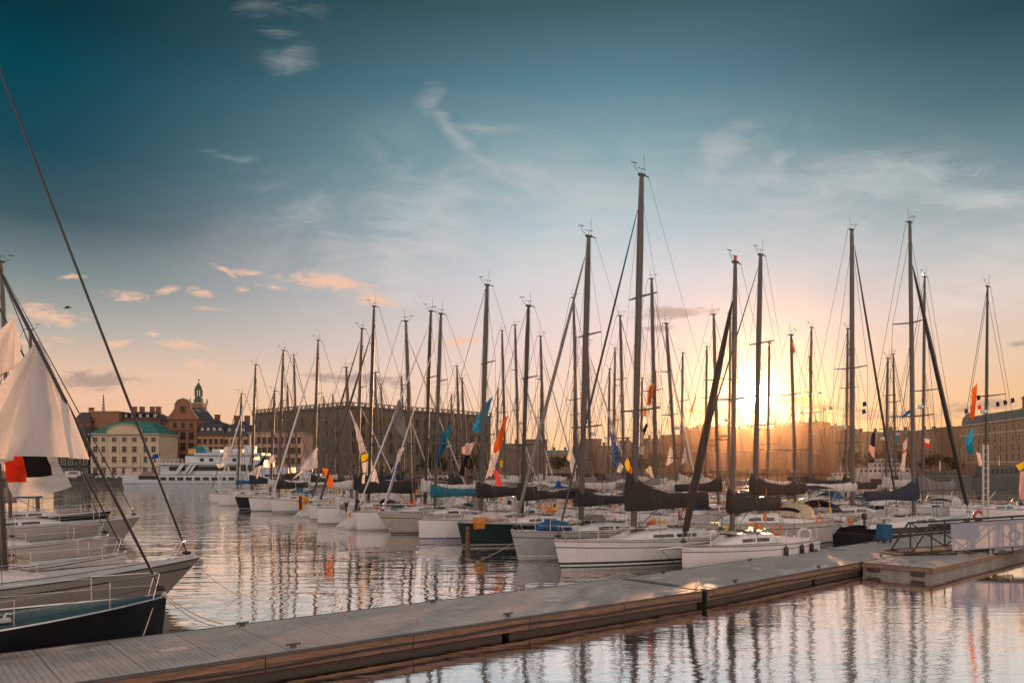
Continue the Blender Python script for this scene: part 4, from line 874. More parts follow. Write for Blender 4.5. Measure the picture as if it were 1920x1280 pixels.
# the dark sloop at the right, stern towards the walkway
s0 = (19.4, 46.6); LC = 12.6; angC = 32
bowC = (s0[0]+math.cos(R(angC))*LC, s0[1]+math.sin(R(angC))*LC); aC = LC-6.9; DC = bowC[1]-math.sin(R(angC))*aC
BOATS['C'] = boat(bowC, angC, LC, 3.7, 1.0, 'black hulled sloop with sloping white transom, navy sail cover and thick dark furled jib', group=G2, a_m=aC, z_m=CH+(HY-420)/FPX*DC, sh=.35, rake=.9, tr=1.5, hull=M_navy, bands=((.62,.65,M_white),), jib=jb(M_carb, .16, .86), cover=(M_cv_navy, 1.35, .45, .24), chord=.17, rk=-.02 and .2, detail=2, deckm=M_deck, tw=.72, antif=M_black, toe=M_white)
mid = [(1598,432,47.8,dict(chord=.2, jib=jb(M_carb,.085,.95), cover=(M_sail,.6,.4,.18), L=11.5, fb=1.25, detail=2, rk=.02), 'white cruiser with stout pale mast and dark furled jib beyond the black hull'),
 (1492,630,47.2,dict(cover=(M_cv_brown,1.1,.45,.2), hood=M_cv_grey, hull=M_cream, detail=2), 'cream cruiser with dark sail cover and small red flag near its masthead'),
 (1347,592,44,dict(mast=M_alu, cover=(M_cv_black,1.1,.4,.18), detail=2), 'sloop with plain mast just left of the thick leaning rolled jib top'),
 (1270,610,42,dict(cover=(M_cv_white,.9,.4,.2), rk=.5), 'sloop with left leaning slim mast and white furled mainsail behind the black cover'),
 (1230,525,45,dict(chord=.17, jib=jb(M_sail,.085,.93), cover=(M_cv_grey,1.3,.5,.2)), 'sloop with long pale furled jib slanting right, next to the tallest mast'),
 (1171,594,44,dict(cover=(M_cv_white,1.0,.45,.2)), 'sloop with dark mast just left of the tallest mast'),
 (1109,648,42,dict(jib=jb(M_sail,.09,.95), cover=(M_cv_grey,1.2,.5,.2)), 'sloop whose pale furled jib runs down past the yellow and black flag'),
 (1083,560,45,dict(cover=(M_cv_white,1.0,.45,.2)), 'sloop with tall mast hard behind the grey hulled boat mast'),
 (1021,632,44,dict(jib=jb(M_sail,.08,.9), cover=(M_cv_white,.9,.45,.2)), 'sloop with slim mast between the dark green hulled and grey hulled boats'),
 (973,611,44,dict(jib=jb(M_sail,.08,.8), cover=(M_cv_white,1.2,.5,.2)), 'sloop with mast right behind the slim black mast, jib furled pale'),
 (948,621,46.5,dict(jib=jb(M_sail,.08,.7), cover=(M_cv_white,.9,.4,.2)), 'sloop with mast just right of the orange and white streamer'),
 (873,710,44,dict(cover=(M_cv_black,1.1,.6,.2)), 'low masted sloop behind the teal streamer, right one of a close pair'),
 (863,687,46.5,dict(cover=(M_cv_black,1.0,.6,.2)), 'sloop behind the teal streamer, left one of a close pair'),
 (759,708,44,dict(cover=(M_cv_navy,1.4,.6,.22), jib=jb(M_sail,.09,.8)), 'sloop with leaning pale jib right of the white and blue streamer'),
 (720,720,44,dict(cover=(M_cv_black,1.5,.8,.24)), 'sloop with short grey mast behind the signal flag string, right of its neighbour'),
 (709,698,47,dict(cover=(M_cv_black,1.4,.8,.24)), 'sloop with black cover just right of the tall black mast with black furled jib'),
 (629,740,44,dict(cover=(M_cv_white,1.0,.5,.2)), 'far low masted sloop before the palace, right one of two'),
 (612,745,41,dict(cover=(M_cv_white,1.0,.5,.2)), 'far low masted sloop before the palace, left one of two'),
 (557,667,33,dict(cover=(M_cv_black,1.2,.6,.2), mast=M_alu), 'far sloop with tall mast before the pink house end'),
 (544,720,36,dict(cover=(M_cv_black,1.0,.6,.2), mast=M_carb), 'far sloop with short dark mast before the pink house')]
for px, yt, p, kw, lb in mid: rowboat('m%d' % px, px, yt, p, 30, lb, G2, **kw)
G3 = 'sailing boats in the back row, bows to the left'
back = [(1848,537,62,dict(hull=M_white, L=11, fb=1.3, mast=M_carb, detail=2, cover=None), 'white sloop with bare slim dark mast by the twin white ladder poles'),
 (1730,519,60,dict(cover=(M_cv_grey,1.4,.6,.22), hood=M_cv_white, detail=2, fb=1.3), 'white cruiser with grey sail cover and pale hood behind the black hull'),
 (1661,672,62,dict(cover=(M_cv_white,1.0,.5,.2), L=9.5), 'small pale sloop beyond the navy sail cover'),
 (1586,617,62,dict(cover=(M_cv_brown,1.3,.55,.2)), 'sloop with twin looking dark mast just left of the stout pale mast'),
 (1518,614,62,dict(cover=(M_cv_brown,1.0,.5,.2)), 'sloop with thin mast right of the red flagged one, taller of a pair'),
 (1439,643,62,dict(cover=(M_sail,.8,.4,.18)), 'sloop with short mast standing just right of the sun'),
 (1366,597,60,dict(cover=(M_cv_grey,1.0,.4,.2)), 'sloop with slim mast hidden behind the top of the thick rolled jib'),
 (1322,650,62,dict(cover=(M_cv_white,1.2,.5,.2), mast=M_carb), 'sloop with thin dark mast left of the thick leaning rolled jib'),
 (1277,662,63,dict(cover=(M_cv_white,1.2,.5,.2)), 'sloop with shorter mast crossed by the pale slanting jib'),
 (1226,697,62,dict(cover=(M_cv_white,1.2,.5,.2)), 'low masted sloop below the orange flag right of the tallest mast'),
 (1201,709,63,dict(cover=(M_cv_white,1.0,.5,.2)), 'low masted sloop almost hidden behind the tallest mast'),
 (1150,653,60,dict(cover=(M_cv_grey,1.5,.6,.2)), 'sloop with mast above the blue starred flag, taller of a pair'),
 (1140,692,63,dict(cover=(M_cv_grey,1.2,.6,.2)), 'sloop with mast above the blue starred flag, shorter of a pair'),
 (1076,632,56,dict(cover=(M_cv_white,1.2,.5,.2), mast=M_carb), 'sloop with thin black mast left of the grey hulled boat mast'),
 (1013,690,58,dict(cover=(M_cv_white,1.2,.5,.2)), 'sloop with short mast left of the slim one past the dark green hull'),
 (931,728,60,dict(cover=(M_cv_white,1.0,.5,.2)), 'short masted sloop between the blue flag and the orange streamer'),
 (844,740,60,dict(cover=(M_cv_black,1.0,.5,.2)), 'short masted sloop behind the top of the teal streamer')]
for px, yt, p, kw, lb in back: rowboat('b%d' % px, px, yt, p, 210, lb, G3, rk=kw.pop('rk', -.0+.12), **kw)
G4 = 'sailing boats in the farthest row'
for px, yt, p, kw, lb in [(1680,665,80,dict(cover=(M_cv_brown,1.0,.5,.2)), 'far sloop whose thin mast stands left of the navy covered boat mast'),(1523,670,80,dict(cover=(M_cv_brown,1.0,.5,.2)), 'far sloop with short mast right of the red flagged one, lower of a pair')]:
    rowboat('r%d' % px, px, yt, p, 30, lb, G4, **kw)

# left group: bows to the right
G5 = 'racing boats moored at the left edge, bows to the right'
def leftboat(key, px, py, zb, rake, ang, L, mpx, label, a_m=None, **kw):
    D = FPX*(CH-zb)/(py-HY); x = (px-CX)/FPX*D; dx, dy = math.cos(R(ang)), math.sin(R(ang)); bow = (x-dx*rake, D-dy*rake)
    sh = kw.pop('sh', .32)
    BOATS[key] = boat(bow, ang, L, kw.pop('B', L*.30), zb-sh, label, group=G5, a_m=a_m or L*.40, rake=rake, sh=sh, **kw)
M_teal_d = mat('dark_teal_deck', (.03,.075,.085), .35, var=.15)
leftboat('L1', 312, 1118, 1.06, .12, 44, 11.5, 0, 'black hulled racing sloop with dark teal deck lying nearest against the walkway', z_m=15.0, hull=M_navy, mast=M_carb, jib=jb(M_carb,.045,.88), detail=2, cover=None, deckm=M_teal_d, cabm=mat('slate_blue_coachroof', (.12,.20,.22), .3), sh=.20, hcab=.20, a_m=4.9, rk=.5, cab=(.3,.6), toe=M_steel, antif=M_navy)
leftboat('L2', 373, 1047, 1.36, 1.35, 44, 12.5, 8, 'grey beige racing sloop with long overhanging bow and black mast', z_m=18.4, hull=mat('taupe_gelcoat', (.34,.30,.26), .25, var=.06, scale=.8, coat=.3), mast=M_carb, jib=jb(M_carb,.045,.97), detail=2, cover=None, a_m=4.4, rk=.45, toe=M_black, deckm=M_deck, cove=M_black, bands=())
leftboat('L4', 238, 1038, 1.22, .15, 44, 10.5, 0, 'white blunt bowed sloop just behind the grey beige racing boat', z_m=14.5, detail=2, cover=(M_cv_black,.8,.4,.2), a_m=4.9, rk=.4, jib=jb(M_carb,.035,.9))
leftboat('L5', 205, 1006, 1.25, .25, 40, 10.5, 0, 'cream sloop lying third from the walkway with many rails on deck', z_m=16, hull=M_cream, detail=2, cover=(M_cv_white,.8,.4,.2), a_m=4.4, hood=M_cv_brown, jib=jb(M_carb,.03,.9))
leftboat('L3', 262, 970, 1.35, 1.0, 40, 12, 0, 'pale grey sloop with fine upturned bow farther along the left side', z_m=16.3, chord=.11, hull=mat('warm_grey_gelcoat', (.42,.38,.34), .25, var=.06), detail=2, jib=jb(M_carb,.035,.95), cover=(M_cv_grey,.9,.4,.2), a_m=6.0, hood=M_cv_grey)
leftboat('L6', 208, 958, 1.2, .5, 40, 11, 0, 'dark blue sloop with red stripe, farthest of the boats on the left', z_m=14.5, hull=M_navy, bands=((.5,.62,M_red),), detail=1, cover=(M_cv_blue,.8,.4,.2), a_m=4.4)
# ------------------------------------------------------------------ floating walkway
AR, AL = 43.0, 38.5                          # the two sections meet at a slight angle
UX, UY = math.cos(R(AR)), math.sin(R(AR)); P0 = Vector((6.24, 26.0))
def PW(s, t, ang=AR): c, n = math.cos(R(ang)), math.sin(R(ang)); return (P0.x+c*s-n*t, P0.y+n*s+c*t)
def deckmat():
    m, t, o = _newmat('walkway_boards')
    co = t.node('ShaderNodeTexCoord').outputs['Object']; sp = t.node('ShaderNodeSeparateXYZ'); t.l.new(co, sp.inputs[0])
    rib = t.math('FRACT', t.math('DIVIDE', sp.outputs[0], .12)); gap = t.mapr(t.math('ABSOLUTE', t.math('SUBTRACT', rib, .5)), .40, .47)
    cell = t.node('ShaderNodeTexWhiteNoise', noise_dimensions='1D'); t.l.new(t.math('FLOOR', t.math('DIVIDE', sp.outputs[0], .12)), cell.inputs['W'])
    pan = t.math('FRACT', t.math('DIVIDE', sp.outputs[0], 1.44)); pg = t.mapr(t.math('ABSOLUTE', t.math('SUBTRACT', pan, .5)), .482, .494)
    n = t.noise(t.mapping(co, sc=(.5, .9, 1)), 1.1, 5, .6); n2 = t.noise(t.mapping(co, sc=(6, .6, 1)), 3, 4)
    c = t.mix(t.mapr(n, .3, .7), (.33,.305,.285), (.47,.435,.405)); c = t.mix(t.math('MULTIPLY', t.mapr(n2, .35, .7), .35), c, (.13,.115,.105))
    c = t.mix(t.math('MULTIPLY', cell.outputs[0], .40), c, (.46,.42,.385)); c = t.mix(t.math('MULTIPLY', gap, .5), c, (.06,.055,.05)); c = t.mix(t.math('MULTIPLY', pg, .5), c, (.03,.028,.026))
    p = t.node('ShaderNodeBsdfPrincipled'); t.l.new(c, p.inputs[0]); wet = t.mapr(t.noise(t.mapping(co, sc=(.35,.8,1)), .8, 5, .62, .6), .50, .64); c = t.mix(t.math('MULTIPLY', wet, .45), c, (.20,.175,.15)); spk = t.mapr(t.noise(co, 14, 2), .71, .75); c = t.mix(t.math('MULTIPLY', spk, .6), c, (.6,.58,.54)); t.l.new(c, p.inputs[0]); t.l.new(t.mapr(wet, 0, 1, .5, .22), p.inputs['Roughness'])
    b = t.node('ShaderNodeBump'); b.inputs['Strength'].default_value = .5; b.inputs['Distance'].default_value = .01
    t.l.new(t.math('SUBTRACT', t.math('MULTIPLY', n2, .4), t.math('ADD', gap, t.math('MULTIPLY', pg, 2))), b.inputs['Height']); t.l.new(b.outputs[0], p.inputs['Normal'])
    t.l.new(p.outputs[0], o.inputs[0]); return m
M_walk = deckmat()
M_fascia = mat('wet_timber_fascia', (.26,.145,.085), .6, var=.35, scale=1.6, stretch=(1,1,9), bump=.5)
M_float = mat('dark_concrete_float', (.07,.052,.04), .7, var=.3, scale=2)
M_trim = mat('worn_edge_angle', (.10,.095,.09), .5, metal=.4, var=.3)
M_plate = mat('pale_hatch_plate', (.52,.48,.44), .55, var=.15, scale=8)
M_conc = mat('pale_concrete_side', (.30,.27,.23), .8, var=.22, scale=1.5, bump=.4)
WID = 3.55; ZT = .5
def walkway(label, s0, s1, near_side=True, plates=(), cable=True, seed=1, ang=43.0):
    rnd = random.Random(seed); x, y = PW(s0, 0, ang); L = s1-s0; t = thing('floating_walkway', label, 'walkway', (x, y, 0), R(ang), 'sections of the floating walkway')
    b = MB(); b.box((L/2, WID/2, ZT-.03), (L-.03, WID, .06)); b.build('deck', M_walk, t)
    for yy, nm in ((-.03, 'near'), (WID+.03, 'far')):
        f = MB(); sg = -1 if nm == 'near' else 1; n = max(1, int(L/3.6))
        for i in range(n):
            a, c = L*i/n+.012, L*(i+1)/n-.012
            f.box(((a+c)/2, yy+sg*.0, ZT-.135), (c-a, .055, .15)); f.box(((a+c)/2, yy-sg*.012, ZT-.29), (c-a, .05, .13))
            for q in range(3):
                xb = lerp(a, c, (q+.5)/3); f.tube([(xb, yy+sg*.02, ZT-.14), (xb, yy+sg*.045, ZT-.14)], .022, 6)
        f.build('fascia_board', M_fascia, t)
        e = MB(); e.box((L/2, yy+sg*.01, ZT-.022), (L-.03, .085, .05)); e.build('edge_rail', M_trim, t)
    fl = MB(); n = max(1, int(L/7.2))
    for i in range(n): fl.box((L*(i+.5)/n, WID/2, .04), (L/n-.25, WID-.14, .72))
    fl.build('float', M_float, t)
    if cable:
        k = MB(); pts = []; N = int(L/.45)
        for i in range(N+1): f = i/N; pts.append((lerp(.1, L-.1, f), -.105, ZT-.19-.06*abs(math.sin(f*L/4.2+seed))-.025*math.sin(f*L*1.3)))
        k.tube(pts, .028, 6); k.build('power_cable', M_rope_d, t, True)
    for px_s, t_, w, d in plates:
        q = MB(); q.box((px_s-s0, t_, ZT+.006), (w, d, .012), bev=.003); q.build('hatch_plate', M_plate, t)
    for i in range(int(L/6)):
        for tt in (.22, WID-.22):
            q = MB(); xx = 2+i*6+rnd.uniform(-.4, .4)
            if xx > L-.5: continue
            q.box((xx, tt, ZT+.03), (.12, .07, .06)); q.tube([(xx-.16, tt, ZT+.085), (xx+.16, tt, ZT+.085)], .022, 6); q.build('cleat', M_trim, t)
    return t
def s_of(px, py, ang=AR): D = FPX*(CH-ZT)/(py-HY); v = Vector(((px-CX)/FPX*D, D))-P0; c, n = math.cos(R(ang)), math.sin(R(ang)); return v.x*c+v.y*n, -v.x*n+v.y*c
def pl(px, py, w, d, ang=AR): s, t_ = s_of(px, py, ang); return (s, t_, w, d)
walkway('long grey boarded floating walkway section crossing the bottom of the picture', -40, -.16, plates=[pl(325,1217,.55,.22,AL), pl(1037,1125,.5,.3,AL), pl(1265,1107,.9,.4,AL)], seed=2, ang=AL)
walkway('grey boarded floating walkway section beyond the dark joint, running to the right', .14, 60, plates=[pl(1338,1098,.8,.45), pl(1230,1083,.7,.3), pl(1420,1066,.5,.3)], seed=5)
j = MB(); j.loft([[(-.22, .12, z), (.22, .12, z), (.10, WID-.2, z), (-.22, WID-.2, z)] for z in (ZT+.004, ZT+.016)])
x, y = PW(.025, 0); o = j.build('joint_plate', M_trim); o.location = (x, y, 0); o.rotation_euler = (0,0,R(41)); tag(o, 'dark steel hinge plate bridging the joint between the two walkway sections', 'hinge plate')
# side platform that carries the ramp
x, y = PW(11.6, -2.9); t = thing('side_platform', 'square ended concrete float with pale boards beside the walkway, under the ramp', 'platform', (x, y, 0), R(AR))
b = MB(); b.box((9, 1.40, ZT-.045), (18, 2.78, .07)); b.build('deck', M_walk, t)
b = MB(); b.box((9, 1.40, .08), (17.96, 2.72, .70)); b.build('float', M_conc, t)
b = MB(); b.box((9, -.02, ZT-.14), (18.05, .06, .16)); b.box((-.03, 1.4, ZT-.14), (.06, 2.74, .12)); b.build('fascia_board', M_fascia, t)
for yy, hh in ((.55,.22),(2.3,.16)): b = MB(); b.box((-.025, yy, .22), (.05, .52, hh)); b.build('recess_plate', mat('rusty_dark_plate', (.05,.04,.035), .7, var=.4), t)
# central walkway behind the near boats
def plain_walk(label, p, ang, L, w):
    t = thing('floating_walkway', label, 'walkway', (p[0], p[1], 0), R(ang), 'sections of the floating walkway'); b = MB(); b.box((L/2, 0, .42), (L, w, .12)); b.build('deck', M_walk, t); b = MB()
    for i in range(int(L/8)): b.box((L*(i+.5)/int(L/8), 0, .1), (7, w-.3, .6))
    b.build('float', M_float, t)
plain_walk('boat walkway behind the sterns of the near row', (10.0, 51.6), 120, 70, 2.6)
plain_walk('boat walkway between the middle row and the back row', (34.0, 61.8), 120, 80, 2.6)

# ramp with cloth panels
gA = W(1700, 1041, FPX*(CH-ZT)/(1041-HY)); t = thing('boarding_ramp', 'steel truss ramp with pale lilac cloth panels standing on the side platform', 'ramp', (gA.x, gA.y, ZT), R(9))
M_rsteel = mat('dark_truss_steel', (.055,.05,.05), .5, metal=.5, var=.25)
LR, HR, WR, SL = 14.0, 1.22, 1.5, .045
rz_ = lambda x: .10+SL*x
for yy in (0, WR):
    b = MB(); b.tube([(-.1, yy, .04), (.3, yy, rz_(0)), (LR, yy, rz_(LR))], .055, 6); b.tube([(1.15, yy, rz_(1.15)+HR), (LR, yy, rz_(LR)+HR)], .05, 6)
    b.tube([(.25, yy, rz_(0)), (1.15, yy, rz_(1.15)+HR)], .055, 6); n = 7; xs_ = [1.25+(LR-1.3)*i/n for i in range(n+1)]
    for i, xx in enumerate(xs_):
        b.tube([(xx, yy, rz_(xx)), (xx, yy, rz_(xx)+HR)], .04, 6)
        if i < n: xn = xs_[i+1]; a, c = (0, HR) if i % 2 else (HR, 0); b.tube([(xx, yy, rz_(xx)+a), (xn, yy, rz_(xn)+c)], .032, 6)
    b.build('side_truss', M_rsteel, t)
b = MB(); b.quad((.3, .05, rz_(0)+.03), (LR, .05, rz_(LR)+.03), (LR, WR-.05, rz_(LR)+.03), (.3, WR-.05, rz_(0)+.03)); b.box((.0, WR/2, .045), (.9, WR-.1, .03)); b.build('tread', M_teak, t)
M_panel = cloth('lilac_panel_cloth', (.50,.51,.58), .4, .06)
b = MB(); x0p, x1p = 2.15, LR-.3; n = 30
rows = []
for k in range(7):
    f = k/6; rows.append([(lerp(x0p+.10*(1-f), x1p, i/n), -.075+.02*math.sin(i*1.1+k*.6), rz_(lerp(x0p, x1p, i/n))-.02+f*(HR+.03)) for i in range(n+1)])
b.loft(rows, False, False); b.build('cloth_panel', M_panel, t, True)
for fx in (1.5, 4.4):
    for yy in (.0, WR):
        b = MB(); b.tube([(fx, yy, .02), (fx+1.0, yy, .02)], .045, 6); b.tube([(fx, yy, .02), (fx, yy, rz_(fx))], .04, 6); b.tube([(fx+1, yy, .02), (fx+1, yy, rz_(fx+1))], .04, 6)
        b.build('foot_frame', M_rsteel, t)
# twin ladder poles
D = 41.5; p = W(1848, 975, D); t = thing('ladder_mast', 'twin white ladder poles standing upright right of the dark furled jib', 'ladder', (p.x, p.y, .48), R(5))
zt = CH-(833-HY)/FPX*D-.48; M_pole = mat('white_pole_paint', (.52,.46,.40), .4, var=.1)
for sx in (-.13, .13): b = MB(); b.tube([(sx, 0, 0), (sx, 0, zt)], .055, 8); b.build('pole', M_pole, t, True)
b = MB()
for i in range(15): b.tube([(-.13, 0, zt*(i+.5)/15), (.13, 0, zt*(i+.5)/15)], .018, 5)
b.build('rungs', M_steel, t)

# mooring post
p = wl(877, 1027); t = thing('mooring_post', 'orange brown mooring post in the water before the dark green hull', 'post', (p[0], p[1], -.6), 0); zt = CH-(988-HY)/FPX*p[1]+.6
b = MB(); b.tube([(0, 0, 0), (0, 0, zt), (0, 0, zt+.05)], [.13, .12, .09], 10); b.build('post', mat('rusty_post', (.17,.065,.02), .7, var=.3, scale=3, stretch=(1,1,.4)), t, True)
b = MB(); b.ring((0, 0, zt-.15), .135, .03, 'z', 12, 5); b.build('band', M_black, t)

# ------------------------------------------------------------------ flags and cloth
CL = {k: cloth('flag_'+k, c, tr, .06) for k, c, tr in [('white',(.80,.76,.73),.5),('blue',(.02,.10,.42),.4),('sky',(.04,.35,.62),.45),('teal',(.01,.24,.40),.45),('orange',(.85,.22,.03),.5),('red',(.75,.05,.02),.45),('pink',(.80,.13,.12),.5),
    ('yellow',(.90,.62,.02),.5),('navy',(.02,.025,.07),.3),('black',(.02,.02,.022),.25),('rose',(.72,.52,.47),.5),('cream',(.80,.72,.45),.5),('green',(.03,.18,.08),.4),('lilac',(.62,.60,.72),.5)]}
def flag(label, px, D, cols, axis='v', split=None, group=None, amp=.05, n=10, fn=None, cat='flag', name='flag', waves=2.2):
    """four corners (top left, top right, bottom right, bottom left) read as points D metres off, then given folds in depth"""
    P = [W(a, b, D) for a, b in px]; c = sum(P, Vector())/4; size = max((P[0]-P[2]).length, (P[1]-P[3]).length)
    ms = [CL[k] if isinstance(k, str) else k for k in cols]; b = MB(); r0 = (hash(label) % 97)/97 if False else (len(label)*7 % 13)/13
    rows = []
    for j in range(n+1):
        v = j/n; row = []
        for i in range(n+1):
            u = i/n; p = lerp(lerp(P[0], P[1], u), lerp(P[3], P[2], u), v); q = amp*size*(math.sin((u*waves+v*.9+r0)*6.283)*(.25+.75*v)+.4*math.sin((v*3.1-u*1.2+r0)*6.283)*.5)
            p = p-c+Vector((0, q, 0))+Vector((q*.25, 0, .03*size*math.sin(u*5+r0*6)*v)); row.append(p)
        rows.append(row)
    base = 0
    for r in rows: b.v += [tuple(p) for p in r]
    for j in range(n):
        for i in range(n):
            u, v = (i+.5)/n, (j+.5)/n
            if fn: m = fn(u, v)
            else:
                f = v if axis == 'v' else u; sp = split or [(k+1)/len(ms) for k in range(len(ms))]; m = next((k for k, s in enumerate(sp) if f <= s), len(ms)-1)
            a = j*(n+1)+i; b.face((a, a+1, a+n+2, a+n+1), m)
    o = b.build(name, ms, None, True); o.location = c; tag(o, label, cat, group); return o
GF = 'flags flying on the rigging'
F = lambda *a, **k: flag(*a, group=GF, **k)
F('small white square flag on the second pale furled jib', [(421,838),(437,836),(431,858),(417,860)], 95, ['white'])
F('little white pennant just under the square white flag', [(405,870),(423,866),(420,875),(409,877)], 95, ['white'])
F('big white triangular flag with lilac streak beside the ferry', [(590,842),(596,838),(594,877),(560,884)], 72, ['lilac','white'], axis='u', split=[.3,1], n=12)
F('white pointed tail hanging under the big triangular flag', [(566,880),(584,876),(556,893),(547,900)], 72, ['white'])
F('small white triangular flag in front of the ferry wheelhouse', [(510,853),(513,853),(518,866),(500,868)], 88, ['white'])
F('navy and white drooping flag left of the small white triangle', [(489,864),(500,848),(484,896),(466,888)], 84, ['navy','white'], split=[.45,1])
F('bright orange pennant on the farther black furled jib', [(604,876),(617,879),(627,913),(615,912)], 64, ['orange'])
F('long white streamer above the yellow signal flag', [(655,766),(668,792),(690,850),(677,848)], 70, ['white'])
F('yellow signal flag between two white ones by the tall black mast', [(676,853),(692,848),(691,860),(678,866)], 66, ['yellow'])
F('white signal flag under the yellow one', [(679,868),(697,861),(699,882),(680,886)], 66, ['white'])
F('tapering white flag lowest in the signal string', [(680,890),(693,885),(690,912),(678,906)], 66, ['white'])
F('white triangular flag right of the signal string', [(700,877),(704,878),(711,905),(694,902)], 64, ['white'])
F('white and blue twisted streamer before the teal one', [(748,842),(759,838),(733,915),(722,946)], 55, ['white','blue','lilac'], split=[.35,.6,1], n=14)
F('large sky blue and white flag over the white hulled sloop mast', [(908,758),(925,741),(906,811),(883,806)], 52, ['sky'], fn=None)
F('long teal streamer hanging before the palace', [(829,812),(846,794),(836,840),(814,872)], 56, ['teal'])
F('pale rose flag with pointed corner below the sky blue flag', [(866,838),(893,826),(881,852),(866,851)], 62, ['rose'])
F('dark hanging strip below the pale rose flag', [(872,853),(880,853),(868,892),(860,890)], 62, ['black'])
F('orange upper half of the long slanting streamer', [(946,783),(953,778),(938,842),(922,850)], 60, ['orange'])
F('white lower half of the long slanting streamer', [(922,850),(938,843),(922,893),(910,896)], 60, ['white'])
F('salmon red pennant right of the white streamer end', [(924,880),(934,882),(946,920),(934,923)], 58, ['pink'])
F('tiny yellow flag right of the orange streamer', [(938,862),(943,864),(942,876),(937,873)], 60, ['yellow'])
F('small blue triangular flag left of the grey hulled boat mast', [(1046,900),(1048,900),(1056,916),(1039,914)], 60, ['blue'])
F('tall white triangular flag by the thin black mast', [(1069,841),(1072,842),(1083,878),(1062,860)], 62, ['white'])
F('white pennant hanging below the tall white triangle', [(1068,862),(1081,868),(1078,890),(1070,884)], 62.3, ['white'])
def stars(u, v): return 1 if (math.sin(u*25+1)*math.sin(v*29) > .62) else 0
F('blue flag with white flecks over the brown house', [(1143,806),(1151,818),(1163,858),(1152,878)], 50, ['blue','white'], n=22, fn=stars)
F('yellow diamond flag with black edge left of the tallest mast', [(1171,868),(1179,855),(1186,874),(1176,884)], 44, ['yellow','black'], fn=lambda u, v: 1 if u > .84 else 0)
F('orange red strip below the yellow diamond flag', [(1177,880),(1185,876),(1184,910),(1178,906)], 44, ['orange'])
F('white tilted flag below the blue flecked flag', [(1163,866),(1169,874),(1164,886),(1156,884)], 46, ['white'])
F('pale yellow triangular flag low between masts', [(1218,873),(1221,874),(1226,896),(1210,882)], 60, ['cream'])
F('white triangular flag before the sunlit hill, left of two', [(1256,837),(1258,837),(1269,864),(1249,872)], 62, ['white'])
F('white and grey triangular flag before the sunlit hill, right of two', [(1283,838),(1285,838),(1288,864),(1277,872)], 62, ['lilac','white'])
F('rose white flag right behind the tallest mast', [(1199,838),(1209,834),(1206,852),(1196,850)], 60, ['rose'])
F('orange flag high right of the tallest mast', [(1218,722),(1227,719),(1220,762),(1212,757)], 66, ['orange'])
F('small orange and white flag under the high orange flag', [(1206,770),(1219,767),(1216,783),(1206,780)], 66, ['orange','white'], axis='u')
F('dark furled looking flag in front of the hill left end', [(1211,793),(1215,796),(1204,832),(1198,822)], 60, ['black','rose'])
F('thin orange flag curling left of the thick rolled jib', [(1303,745),(1307,739),(1299,768),(1293,772)], 62, ['orange'])
F('long orange red flag left of the slim dark mast at far right', [(1823,728),(1833,717),(1827,784),(1819,784)], 60, ['orange'], waves=3)
F('sky blue flag below the long orange red flag', [(1809,824),(1824,800),(1826,851),(1815,850)], 58, ['sky','teal'])
F('white flag with red tip before the far brown houses', [(1732,820),(1744,824),(1742,840),(1734,835)], 66, ['white','red'])
F('long white hanging flag with red mark beside it', [(1694,830),(1701,819),(1697,882),(1688,881)], 64, ['white','red','white'], split=[.32,.42,1], n=12)
F('navy and white limp flag left of the long white hanging flag', [(1634,815),(1641,805),(1640,860),(1629,845)], 66, ['navy','rose'], split=[.55,1])
F('small teal flag beside the dark leaning sail', [(1679,815),(1684,818),(1683,832),(1677,828)], 66, ['teal'])
F('dark red flag near the masthead right of the sun', [(1482,641),(1485,640),(1491,658),(1489,664)], 54, ['red'])
F('blue and white curling flag at the navy covered boat mast', [(1690,781),(1704,768),(1716,775),(1700,784)], 56, ['blue','white'])
F('red and yellow ensign at the transom of the stern out boat', [(561,928),(570,931),(568,955),(561,957)], 74, ['black','red','yellow'], axis='u')
F('yellow flag at the right edge above the ramp', [(1904,872),(1922,864),(1922,876),(1912,882)], 45, ['yellow'])
F('white hanging flag under the yellow one at the right edge', [(1912,884),(1921,882),(1920,938),(1911,934)], 45, ['rose'])
F('white striped flag by the white ladder poles', [(1830,846),(1838,850),(1842,872),(1836,874)], 60, ['rose','white'], axis='u')
F('dark blue flag at the stern of the white ferry', [(286,852),(300,849),(298,858),(288,861)], 186, ['blue'])
for i, (x, y, lb) in enumerate([(1834,746,'highest small dark flag of the bunting by the hotel'),(1836,764,'small reddish flag of the bunting beside the long orange flag'),(1811,771,'leftmost small flag of the bunting by the hotel'),(1870,758,'small dark flag of the bunting right above the hotel lantern'),(1884,755,'small dark flag of the bunting over the hotel roof'),(1898,751,'rightmost small dark flag of the bunting'),(1620,758,'upper of two tiny dark flags on a stay right of the big pale mast'),(1619,772,'lower of two tiny dark flags on a stay right of the big pale mast')]):
    flag(lb, [(x-3,y-4),(x+3,y-6),(x+5,y+2),(x-2,y+5)], 72, ['red' if i == 1 else 'navy'], group='small bunting flags on far stays', n=5)
flag('grey rolled sail hung like a dark hood before the palace', [(745,751),(750,749),(770,830),(736,800)], 58, [M_cv_grey], name='hanging_sail', cat='sail', n=12, waves=1.2)

